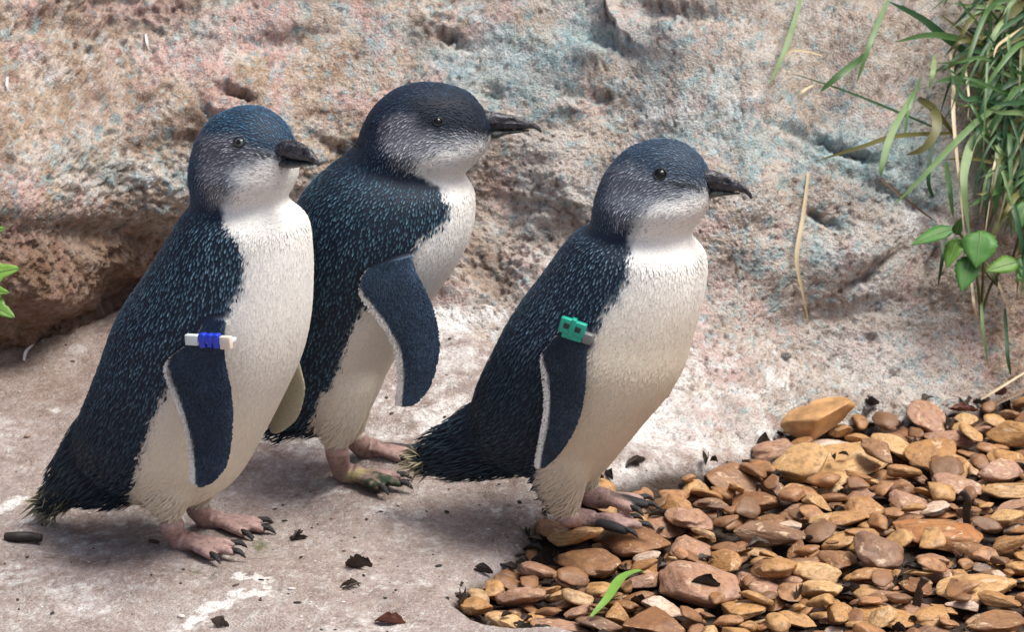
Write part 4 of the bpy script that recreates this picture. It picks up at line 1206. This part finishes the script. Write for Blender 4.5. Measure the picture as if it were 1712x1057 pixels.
band(B3, 'green', 'green plastic flipper band', -.0745, ((940, 552), (990, 568)),
     [(948, 544, 12, 13, .0028, 0, BAND_GREEN, 'bead'), (967, 551, 12, 13, .0028, 0, BAND_GREEN, 'bead'), (957, 560, 17, 8, .0025, 0, BAND_GREEN, 'bead'), (957, 548, 4, 16, .0033, 0, BAND_GREEN, 'bead'),
      (948, 543, 5.5, 5.5, .0031, 0, BAND_BLACK, 'bead_socket'), (967, 550, 5.5, 5.5, .0031, 0, BAND_BLACK, 'bead_socket'), (982, 566, 8, 9, .0025, 0, BAND_GREY, 'bead')])
# ------------------------------------------------------------------ plants and litter
def leaf_material(name, c0, c1, trans=.3, scale=60., rough=.5):
    t = NT(name)
    tc = t.n('ShaderNodeTexCoord').outputs['Object']
    oi = t.n('ShaderNodeObjectInfo').outputs['Random']
    n = t.noise(tc, scale, 4, .6)
    f = t.math('ADD', t.math('MULTIPLY', n, .6), t.math('MULTIPLY', oi, .4))
    c = t.ramp(f, [(.25, c0), (.75, c1)])
    t.set(Base_Color=c, Roughness=rough)
    t.bump(n, .25, .001)
    if trans:
        tr = t.n('ShaderNodeBsdfTranslucent'); t.l(c, tr.inputs[0])
        mx = t.n('ShaderNodeMixShader'); mx.inputs[0].default_value = trans
        t.l(t.b.outputs[0], mx.inputs[1]); t.l(tr.outputs[0], mx.inputs[2]); t.l(mx.outputs[0], t.out.inputs[0])
    return t.m
GREEN = leaf_material('grass_green', (.05, .13, .035), (.14, .27, .09), .35, 60., .42)
DKGREEN = leaf_material('grass_deep_green', (.015, .06, .024), (.05, .14, .05), .3)
PALEG = leaf_material('grass_pale_green', (.13, .24, .08), (.30, .40, .18), .3)
OLIVE = leaf_material('grass_olive', (.07, .075, .018), (.17, .16, .045), .2)
STRAW = leaf_material('dry_straw', (.48, .38, .22), (.68, .57, .38), .1, 90)
BROWNS = leaf_material('brown_stem', (.09, .055, .03), (.18, .11, .06), 0)
WEED = leaf_material('weed_leaf', (.045, .16, .03), (.10, .28, .055), .3)
WEEDB = leaf_material('bright_weed_leaf', (.11, .26, .03), (.20, .38, .06), .35)
LEFTG = leaf_material('light_lobed_leaf', (.17, .36, .055), (.30, .52, .10), .35)
DEAD = leaf_material('dead_leaf_dark', (.012, .009, .008), (.060, .038, .026), 0, 200, .6)
DEADR = leaf_material('dead_leaf_red', (.05, .016, .010), (.16, .05, .028), 0, 200, .5)

def ribbon(pts, width, fold=.25, facing=None, taper=(.35, 1.0, .04), twist=0.0):
    """grass blade: pts (n,3) along it, width m; V-folded strip with real thickness"""
    S = catmull(np.array(pts, float), 7); n = len(S)
    T = np.gradient(S, axis=0); T /= np.linalg.norm(T, axis=1, keepdims=True) + 1e-9
    fc = np.array(facing if facing is not None else -np.array(FWD)); fc = fc / np.linalg.norm(fc)
    t = np.linspace(0, 1, n)
    w = np.interp(t, [0, .12, .45, .8, 1], [taper[0], .75, taper[1], .62, taper[2]]) * width / 2
    V = []
    for i in range(n):
        b = np.cross(T[i], fc); b /= np.linalg.norm(b) + 1e-9
        nn = np.cross(b, T[i])
        a = twist * (t[i] - .3); b2 = b * math.cos(a) + nn * math.sin(a); n2 = nn * math.cos(a) - b * math.sin(a)
        V += [S[i] + b2 * w[i] + n2 * fold * w[i], S[i], S[i] - b2 * w[i] + n2 * fold * w[i]]
    F = []
    for i in range(n - 1):
        o = i * 3; p = o + 3
        F += [(o, o + 1, p + 1, p), (o + 1, o + 2, p + 2, p + 1)]
    return np.array(V), F

def px_path(path, lift0, lift1=None, hump=0.012):
    lift1 = lift0 if lift1 is None else lift1
    ds = [(on_rock(*p) - CAM).dot(FWD) for p in path]
    n = len(path); out = []
    d0 = min(ds)
    for i, p in enumerate(path):
        t = i / max(n - 1, 1)
        dline = min(ds[i], ds[0] + (ds[-1] - ds[0]) * t)
        out.append(list(at_depth(*p, dline - (lift0 + (lift1 - lift0) * t) - hump * math.sin(math.pi * t))))
    return out

clump_loc = on_rock(1700, 330)
clump = tag(empty('grass_clump', clump_loc), 'tangle of long green and straw grass blades hanging over the rock at right', 'grass')
def blade(path, w, mat, lift=.015, lift1=None, hump=.012, fold=.16, twist=0.0, name='blade', parent=clump, loc=clump_loc, taper=(.35, 1.0, .04)):
    v, q = ribbon(px_path(path, lift, lift1, hump), w / PXM * .95, fold, None, taper, twist)
    return obj(name, mesh_py(name, v - np.array(loc), q), mat, parent)
BL = [([(1620, 92), (1580, 62), (1540, 30), (1486, 2)], 17, DKGREEN, .03), ([(1664, 84), (1602, 64), (1551, 58), (1497, 70)], 14, GREEN, .04), ([(1668, 80), (1636, 42), (1600, -4)], 8, GREEN, .05),
      ([(1730, 142), (1650, 190), (1599, 236), (1540, 298), (1492, 345)], 13, PALEG, .06), ([(1692, 184), (1633, 227), (1614, 275), (1612, 320), (1621, 395)], 19, PALEG, .055), ([(1714, 50), (1676, 105), (1650, 159), (1636, 200)], 15, DKGREEN, .045),
      ([(1725, 156), (1650, 142), (1599, 133), (1563, 137)], 17, GREEN, .04), ([(1600, 232), (1580, 205), (1560, 180), (1535, 166)], 10, OLIVE, .03), ([(1535, 164), (1562, 184), (1565, 216), (1545, 247), (1515, 259)], 20, OLIVE, .035),
      ([(1588, 80), (1594, 136), (1594, 193), (1602, 284), (1613, 398)], 8, STRAW, .05), ([(1486, -4), (1454, 73), (1432, 139)], 11, GREEN, .02), ([(1452, 88), (1405, 124), (1371, 153)], 15, GREEN, .025), ([(1340, -6), (1314, 79), (1284, 144)], 11, PALEG, .015),
      ([(1565, 214), (1496, 185), (1411, 151), (1320, 121)], 5, DKGREEN, .012), ([(1600, 222), (1502, 227), (1441, 245), (1368, 268)], 10, OLIVE, .025), ([(1530, 152), (1493, 218), (1476, 270), (1472, 296)], 15, PALEG, .03), ([(1472, 298), (1510, 330), (1566, 372)], 6, BROWNS, .012),
      ([(1624, 470), (1628, 505), (1634, 535)], 6, STRAW, .02), ([(1640, 480), (1643, 545), (1653, 618)], 7, PALEG, .02), ([(1680, 515), (1684, 590), (1690, 628)], 9, DKGREEN, .02), ([(1668, 470), (1680, 500), (1694, 530)], 6, STRAW, .02), ([(1582, 388), (1576, 430), (1568, 480)], 8, DKGREEN, .015),
      ([(1582, 270), (1588, 320), (1594, 365)], 11, GREEN, .03), ([(1676, 232), (1661, 285), (1647, 394)], 5, STRAW, .045), ([(1725, 298), (1661, 322), (1620, 346)], 12, GREEN, .045), ([(1715, 320), (1675, 365), (1655, 410)], 17, OLIVE, .035), ([(1692, 178), (1676, 240), (1668, 300), (1664, 366)], 23, GREEN, .04),
      ([(1730, -10), (1695, 18), (1668, 40)], 20, OLIVE, .05), ([(1675, -8), (1664, 40), (1672, 90), (1688, 150)], 14, OLIVE, .04), ([(1640, -6), (1662, 50), (1690, 110), (1722, 170)], 15, GREEN, .035), ([(1720, 40), (1692, 58), (1668, 76), (1661, 96)], 6, STRAW, .06), ([(1612, 98), (1616, 130), (1620, 165), (1618, 200)], 5, STRAW, .045),
      ([(1562, 92), (1560, 120), (1553, 150)], 11, PALEG, .035), ([(1720, 120), (1690, 160), (1655, 230)], 12, GREEN, .05), ([(1712, 210), (1690, 260), (1686, 330)], 16, DKGREEN, .03), ([(1600, 100), (1640, 130), (1690, 190)], 6, BROWNS, .02), ([(1560, 330), (1552, 300), (1560, 240), (1590, 180)], 9, DKGREEN, .015), ([(1540, 130), (1520, 180), (1512, 230)], 8, GREEN, .015)]
rb = random.Random(5)
for path, w, m, lf in BL:
    blade(path, w, m, lf * .5, lf, twist=rb.uniform(-.5, .5))
for k in range(190):                                   # the thick of the clump
    x0 = rb.uniform(1650, 1820); y0 = rb.uniform(-60, 340)
    ln_ = rb.uniform(90, 230); a = rb.uniform(-.7, 1.2) if rb.random() < .7 else rb.uniform(1.2, 2.6)
    dx, dy = -math.cos(a) * ln_, math.sin(a) * ln_
    xl = rb.uniform(1520, 1640) + max(0, y0 + dy - 120) * .25
    if x0 + dx < xl: dx = (xl - x0) * rb.uniform(.5, 1)
    path = [(x0, y0), (x0 + dx * .35, y0 + dy * .2 - rb.uniform(0, 22)), (x0 + dx * .7, y0 + dy * .55 - rb.uniform(-8, 18)), (x0 + dx, y0 + dy)]
    blade(path, rb.uniform(5, 13), rb.choice([DKGREEN, DKGREEN, DKGREEN, DKGREEN, GREEN, GREEN, OLIVE, PALEG]), rb.uniform(.008, .03), rb.uniform(.01, .06), rb.uniform(.005, .03), .3, rb.uniform(-1, 1))

def leaf_mesh(base, tip, width, nrm, serr=.06, curl=.12, n=14, lobe=0.0, shape='ovate'):
    base, tip = np.array(base), np.array(tip); ax_ = tip - base; L = np.linalg.norm(ax_); t_ = ax_ / L
    nn = np.array(nrm, float); nn -= (nn @ t_) * t_; nn /= np.linalg.norm(nn); b = np.cross(nn, t_)
    V, F = [], []
    for i in range(n + 1):
        u = i / n
        w = (math.sin(math.pi * u ** .72) ** .8) * (1 - .25 * u) if 0 < u < 1 else 0.02
        if serr: w *= 1 + serr * (1 if i % 2 else -1)
        if lobe: w *= 1 + lobe * math.sin(u * 15)
        c = base + t_ * L * u - nn * curl * L * (u - .3) ** 2
        for s_, f_ in ((1, 1), (.5, .45), (0, 0), (-.5, .45), (-1, 1)):
            V.append(c + b * s_ * w * width / 2 + nn * (.22 * abs(s_) - .13 * s_ * s_) * w * width / 2 + nn * .02 * width * math.sin(u * 14 + s_ * 3) * abs(s_))
    m = len(V)
    V = V + [v - nn * .00025 for v in V]
    for i in range(n):
        for j in range(4):
            a = i * 5 + j; F.append((a, a + 1, a + 6, a + 5)); F.append((a + m, a + 5 + m, a + 6 + m, a + 1 + m))
    for i in range(n):
        for a, c in ((i * 5, i * 5 + 5), (i * 5 + 9, i * 5 + 4)): F.append((a, c, c + m, a + m))
    return np.array(V), F
weed_loc = on_rock(1640, 520)
weed = tag(empty('leafy_weed', weed_loc), 'small weed with broad green leaves below the grass at right', 'plant')
def weed_leaf(bpx, tpx, w, mat, lift, tilt=(0, 0), parent=weed, loc=weed_loc, name='leaf', **kw):
    d = (on_rock(*bpx) - CAM).dot(FWD) - lift
    a = at_depth(*bpx, d + .006); b = at_depth(*tpx, d - .006)
    v, q = leaf_mesh(a, b, w / PXM * 1.05, Vector((tilt[0], -.75, .65 + tilt[1])), **kw)
    lo_ = obj(name, mesh_py(name, v - np.array(loc), q), mat, parent)
    mid_v = v[2:len(v) // 2:5]; nv_ = np.array([tilt[0], -.75, .65 + tilt[1]]); nv_ /= np.linalg.norm(nv_)
    tv, tq = tube(mid_v[::2] + nv_ * .0002, np.linspace(.0006, .00015, len(mid_v[::2])), 6, up=(1, 0, .1), sub=2)
    obj('midrib', mesh_py('midrib', tv - np.array(loc), tq), PALEG, lo_)
    return lo_
for (bp_, tp_, w, m, lf, tl) in [((1594, 381), (1523, 407), 34, WEED, .05, (-.2, .2)), ((1640, 388), (1632, 446), 70, WEED, .062, (0, .2)), ((1664, 396), (1604, 404), 40, WEED, .058, (0, .6)), ((1602, 398), (1582, 447), 36, WEEDB, .045, (-.3, 0)), ((1622, 428), (1608, 487), 48, WEED, .05, (0, -.1)),
                             ((1702, 437), (1649, 452), 38, WEEDB, .06, (.2, .2)), ((1708, 430), (1722, 478), 40, WEED, .055, (.3, 0)), ((1597, 393), (1606, 366), 20, WEED, .05, (0, 0)), ((1716, 338), (1698, 388), 36, WEED, .06, (.3, .1)), ((1720, 440), (1700, 470), 30, WEED, .04, (0, 0)), ((1650, 440), (1668, 478), 24, OLIVE, .03, (0, 0))]:
    weed_leaf(bp_, tp_, w, m, lf, tl)
for path in ([(1640, 530), (1634, 470), (1625, 420), (1600, 385)], [(1640, 530), (1660, 470), (1690, 440), (1712, 425)], [(1640, 530), (1644, 450), (1644, 390)], [(1690, 440), (1706, 390), (1716, 340)]):
    pts = px_path(path, .015, .045, .005)
    v, q = tube(pts, [.0012] * len(pts), 7, up=(1, 0, 0)); obj('stem', mesh_py('stem', v - np.array(weed_loc), q), OLIVE, weed)
left_loc = on_rock(-25, 520)
lp = tag(empty('leafy_plant', left_loc), 'light green lobed leaves poking in at the left edge', 'plant')
for (bp_, tp_, w, lf) in (((-55, 470), (30, 446), 56, .10), ((-50, 492), (24, 528), 50, .095), ((-40, 400), (6, 380), 34, .10), ((-60, 480), (14, 487), 40, .085)):
    weed_leaf(bp_, tp_, w, LEFTG, lf, (0.1, .1), lp, left_loc, lobe=.16, serr=.09)
v, q = tube(px_path([(-35, 590), (-50, 520), (-55, 440), (-45, 390)], .03, .1, 0), [.0016] * 4, 8, up=(1, 0, 0)); obj('stem', mesh_py('stem', v - np.array(left_loc), q), GREEN, lp)

# single straws and scraps on the rock
def single_blade(path, w, mat, name, label, cat, lift=.003, hump=.004, **kw):
    pts = px_path(path, lift, lift, hump); loc = Vector(pts[0])
    v, q = ribbon(pts, w / PXM * 1.05, .3, None, kw.get('taper', (.6, 1, .1)), kw.get('twist', .6))
    return tag(obj(name, mesh_py(name, v - np.array(loc), q), mat, None, loc), label, cat)
single_blade([(1352, 288), (1343, 360), (1332, 430), (1342, 490), (1352, 540)], 8, STRAW, 'dry_straw', 'long dry straw hanging down the rock face right of the beak', 'straw')
single_blade([(1298, 100), (1325, 84), (1352, 86), (1378, 94)], 5, STRAW, 'dry_straw', 'curled dry straw across the pale blade high on the rock', 'straw')
single_blade([(1334, 165), (1342, 152), (1362, 141)], 5, STRAW, 'dry_straw', 'short dry straw on the rock under the thin dark stem', 'straw')
single_blade([(1640, 668), (1676, 646), (1725, 616)], 5, STRAW, 'dry_straw', 'dry straw slanting up at the right edge above the gravel', 'straw', .006)
single_blade([(1648, 684), (1690, 664), (1730, 648)], 6, BROWNS, 'dead_twig', 'brown dead twig at the right edge above the gravel', 'twig', .006)
single_blade([(244, 56), (246, 70), (250, 84)], 5, leaf_material('white_down', (.75, .75, .75), (.85, .85, .85), .2), 'down_feather', 'tiny white feather stuck on the rock above the left penguin', 'feather', .002, .003)
WHT = bpy.data.materials['white_down']
single_blade([(13, 128), (12, 142), (19, 154)], 5, WHT, 'down_feather', 'tiny white feather on the rock near the top left edge', 'feather', .002, .003)
single_blade([(40, 603), (44, 588), (56, 576)], 6, WHT, 'down_feather', 'small pale feather in the crease at the left', 'feather', .002, .003)
def single_slab(path, w, mat, name, label, cat, z=0.0, hump=.004, twist=.8, fold=.5, bed_=False):
    pts = []
    n = len(path)
    for i, p in enumerate(path):
        q_ = on_rock(*p)
        if bed_:
            q_ = at_z(*p, 0.0); q_ = at_z(*p, float(np.percentile(hm_at(q_.x, q_.y, .008), 80)))
        pts.append(np.array(q_) + np.array([0, 0, .0015 + z + hump * math.sin(math.pi * i / max(n - 1, 1))]))
    loc = Vector(pts[0])
    v, q = ribbon(pts, w / PXM * 1.05, fold, (0, -.3, 1), (.5, 1, .25), twist)
    return tag(obj(name, mesh_py(name, v - np.array(loc), q), mat, None, loc), label, cat)
single_slab([(1072, 968), (1040, 992), (1015, 1028), (988, 1046)], 17, leaf_material('fresh_green_blade', (.16, .34, .05), (.27, .46, .09), .25), 'fallen_leaf', 'fresh light green blade lying on the gravel at the bottom', 'leaf', .005, .006, .1, .25, True)

def scrap(px, py, size, mat, name, label, seed, tall=.6, bed_=False, aspect=1.0):
    """crumpled dead leaf: jagged curled sheet"""
    r = np.random.default_rng(seed)
    if bed_:
        p = at_z(px, py, 0.0); p = at_z(px, py, float(np.percentile(hm_at(p.x, p.y, .008), 70)))
    else: p = on_rock(px, py)
    n, m = (26, 12) if name else (12, 6)
    L = size / PXM; Wd = L * .30 * aspect
    U, Sg = np.meshgrid(np.linspace(0, 1, n), np.linspace(-1, 1, m), indexing='ij'); U, Sg = U.ravel(), Sg.ravel()
    nz = lambda f, k: fbm(np.stack([U * f + seed * 3.7, Sg * f * .5 + k * 9.1, 0 * U + seed], 1), 2, k)
    curl = r.uniform(.8, 2.2); bend = r.uniform(-1, 1)
    w = Wd * np.sin(np.pi * np.clip(U, .03, .97)) ** .7 * (1 + .22 * fbm(np.stack([U * 7 + seed, np.sign(Sg) * 3, 0 * U], 1), 3, 4) * np.abs(Sg))
    a_ = Sg * curl
    V = np.stack([(U - .5) * L * (1 - .12 * np.abs(bend)), w * np.sin(a_) / curl + L * .12 * bend * np.sin(U * 4), tall * w * (1 - np.cos(a_)) * .9 + L * .16 * bend * (U - .5) ** 2 * 3 + .10 * L * nz(3, 2) * min(1.0, tall)], 1)
    if tall > 2: V = V[:, [2, 1, 0]] * np.array([1, 1, -1]); V[:, 0] += .25 * V[:, 2]
    V[:, 2] -= V[:, 2].min() - .0004
    yw = r.uniform(-.6, .6); cs_, sn_ = math.cos(yw), math.sin(yw)
    V[:, :2] = V[:, :2] @ np.array([[cs_, sn_], [-sn_, cs_]])
    nv = len(V); V = np.concatenate([V, V - np.array([0, 0, .0004])])
    F = []
    for i in range(n - 1):
        for j in range(m - 1):
            a = i * m + j; F.append((a, a + m, a + m + 1, a + 1)); F.append((a + nv, a + 1 + nv, a + m + 1 + nv, a + m + nv))
    if name is None: return V + np.array(p), F
    if name and not bed_ and mat is DEAD:                       # a tangle of rolled strips
        V0, F0 = V, F; V, F = [], []
        for k in range(4):
            W_ = V0 * np.array([r.uniform(.5, 1), .42, r.uniform(.6, 1.3)]); a2 = r.uniform(-1.2, 1.2) if k else 0; t2 = r.uniform(.2, 1.2) * (k % 2) * (1 if tall > 1 else .2)
            W_ = W_ @ np.array([[math.cos(t2), 0, math.sin(t2)], [0, 1, 0], [-math.sin(t2), 0, math.cos(t2)]])
            W_ = W_ @ np.array([[math.cos(a2), math.sin(a2), 0], [-math.sin(a2), math.cos(a2), 0], [0, 0, 1]])
            W_[:, 2] -= W_[:, 2].min() - .0003; W_[:, :2] += r.normal(0, .1, 2) * L
            F += [tuple(i + len(V) * len(V0) for i in q_) for q_ in F0]; V.append(W_)
        V = np.concatenate(V)
    return tag(obj(name, mesh_py(name, V, F), mat, None, p), label, 'leaf', 'dead leaves lying about')
for i, (px, py, s_, m_, lab, tall, b_) in enumerate([
        (598, 952, 50, DEAD, 'dark curled dead leaf on the slab between the left penguin and the gravel', 1.6, False), (498, 902, 34, DEAD, 'small dark leaf scrap just right of the left penguin’s toes'.replace('’', ''), 1.2, False), (585, 984, 46, DEAD, 'flat dark leaf scrap beneath the curled dead leaf', .3, False), (652, 1044, 54, DEADR, 'reddish brown dead leaf at the bottom edge left of the gravel', .8, False),
        (372, 1050, 26, DEAD, 'dark leaf scrap at the bottom edge below the white droppings', 1.2, False), (1268, 918, 48, DEAD, 'dark leaf scrap in the middle of the gravel', 1.6, True),
        (1334, 712, 42, DEAD, 'dark leaf propped against the big tan stone', 2.4, True), (1180, 980, 50, DEAD, 'dark scrap beside the green blade on the gravel', .8, True), (1610, 690, 60, DEADR, 'reddish dead leaf at the back of the gravel by the rock', .8, True), (1670, 668, 60, DEADR, 'reddish dead leaf at the right edge at the back of the gravel', .8, True)]):
    scrap(px, py, s_, m_, 'dead_leaf', lab, 70 + i, tall, b_)
tp = on_rock(40, 908)
v, q = tube([[-.014, .002, .0042], [-.005, 0, .0046], [.004, .001, .0044], [.013, -.002, .0042]], [.0032, .0042, .0040, .0034], 10, .9)
tag(obj('twig', mesh_py('twig', v, q), DEAD, None, tp), 'short dark twig on the slab below the left penguin tail', 'twig')
# dark litter that fills the joints of the gravel and its edge
r2 = np.random.default_rng(21); LV, LF, lo = [], [], 0
edge_cells = np.argwhere((SDg > -.001) & (SDg < .014) & (HYg < .42))
low = HM - np.array([np.convolve(np.pad(row, 12, mode='edge'), np.ones(25) / 25, 'valid') for row in HM])
joint_cells = np.argwhere((SDg > .01) & (low < -.004))
for k in range(420):
    c = edge_cells[r2.integers(len(edge_cells))] if k < 130 else joint_cells[r2.integers(len(joint_cells))]
    p = np.array([hx[c[1]], hy[c[0]], HM[c[0], c[1]]])
    v, f_ = scrap(800, 950, r2.uniform(14, 44), None, None, None, 500 + k, r2.uniform(.4, 1.8), False)
    v = v - v.mean(0); yw = r2.uniform(0, 6.3); cs_, sn_ = math.cos(yw), math.sin(yw)
    v[:, :2] = v[:, :2] @ np.array([[cs_, sn_], [-sn_, cs_]])
    v = v + p + np.array([0, 0, .0022])
    LV.append(v); LF += [tuple(i + lo for i in q_) for q_ in f_]; lo += len(v)
tag(obj('leaf_litter', mesh_py('leaf_litter', np.concatenate(LV), LF), DEAD), 'dark rotted leaf litter between the stones and along the gravel edge', kind='stuff')

# the big tan stone leaning on the rock, and the snail shell
bs = stone_shape(77, ICO4, 6)
c0, c1 = at_z(1300, 722, -.002), on_rock(1424, 668)
mid_ = (c0 + Vector(c1)) / 2 + Vector((0, -.014, .002))
d_ = (Vector(c1) + Vector((0, 0, .012)) - c0); Ls = d_.length
fx_ = d_.normalized(); fy_ = Vector((0, 1, 0)) - fx_ * fx_.y; fy_.normalize(); fz_ = fx_.cross(fy_)
M_ = np.array([list(fx_), list(fy_), list(fz_)])
bsv = (bs * np.array([.0345, .019, .0145])) @ M_
tag(obj('large_stone', mesh_np('large_stone', bsv, ICO4F), plain('tan_flint', (.42, .235, .10), .5, .4, 45), None, mid_), 'large tan stone leaning on the rock at the back of the gravel', 'stone')
th = np.linspace(0, 5.2 * math.pi, 60)
rad_ = .0011 * np.exp(-th * .11) * 2.4
sp = np.stack([np.cos(th) * rad_ * 1.25, np.sin(th) * rad_ * 1.25, .0004 * th * .35], 1)
v, q = tube(sp, rad_ * .8, 8, sub=1)
sl = on_rock(1313, 598)
M2 = np.array(Vector((-.2, -.8, .5)).to_track_quat('Z', 'Y').to_matrix())
tag(obj('snail_shell', mesh_py('snail_shell', v @ M2.T, q), plain('snail_shell', (.17, .16, .15), .5, .4, 600), None, sl + Vector((0, -.001, .0005))), 'tiny grey snail shell on the rock above the gravel', 'snail')

# crumbs of earth and grit lying on the slab
r3 = np.random.default_rng(31); CV, CF, co = [], [], 0
for k in range(220):
    px, py = r3.uniform(-40, 1000), r3.uniform(560, 1060)
    if r3.random() < .3: px, py = r3.normal(560, 160), r3.normal(930, 60)
    p = np.array(on_rock(px, py)); sz = float(np.clip(r3.lognormal(math.log(.0008), .45), .0005, .0028))
    v = ICO2 * (1 + .3 * fbm(ICO2 * 1.6 + k, 1, k % 50))[:, None] * np.array([sz * r3.uniform(.8, 2.2), sz, sz * .6])
    yw = r3.uniform(0, 3.14); cs_, sn_ = math.cos(yw), math.sin(yw)
    v[:, :2] = v[:, :2] @ np.array([[cs_, sn_], [-sn_, cs_]])
    CV.append(v + p + np.array([0, 0, sz * .35])); CF.append(ICO2F + co); co += len(v)
def crumb_material():
    t = NT('soil_crumbs'); g = t.n('ShaderNodeNewGeometry')
    t.set(Base_Color=t.ramp(g.outputs['Random Per Island'], [(0, (.02, .016, .014)), (.45, (.07, .045, .035)), (.7, (.28, .2, .16)), (.85, (.6, .56, .53))], 'CONSTANT'), Roughness=.8)
    return t.m
tag(obj('soil_crumbs', mesh_np('soil_crumbs', np.concatenate(CV), np.concatenate(CF)), crumb_material()), 'scattered dark crumbs of earth and grit on the slab', kind='stuff')

for px, py, hgt, lean, lab in ((1262, 846, .018, (.1, .0), 'thin dark stalk standing in the gravel right of the right penguin'), (1618, 872, .024, (-.15, -.1), 'thick dark stalk standing in the gravel near the right edge'), (1532, 1010, .020, (.2, -.1), 'dark stalk standing in the gravel near the bottom right')):
    p = at_z(px, py, 0.0); p = at_z(px, py, float(np.percentile(hm_at(p.x, p.y, .006), 40)))
    w_ = .0016 if 'thin' in lab else .0030
    pts = [[0, 0, -.004], [lean[0] * hgt * .4, lean[1] * hgt * .4, hgt * .35], [lean[0] * hgt * .3 + .001, lean[1] * hgt, hgt * .7], [lean[0] * hgt * 1.5, lean[1] * hgt, hgt]]
    v, q = tube(pts, [w_, w_ * 1.1, w_ * .75, w_ * 1.2], 10, .5, up=(0, 1, 0))
    v = v + (fbm(v * 260 + px, 3, 5) * .0011)[:, None] * np.array([1, .6, .4])
    tag(obj('dead_stalk', mesh_py('dead_stalk', v, q), DEAD, None, p), lab, 'stalk', 'dead stalks in the gravel')
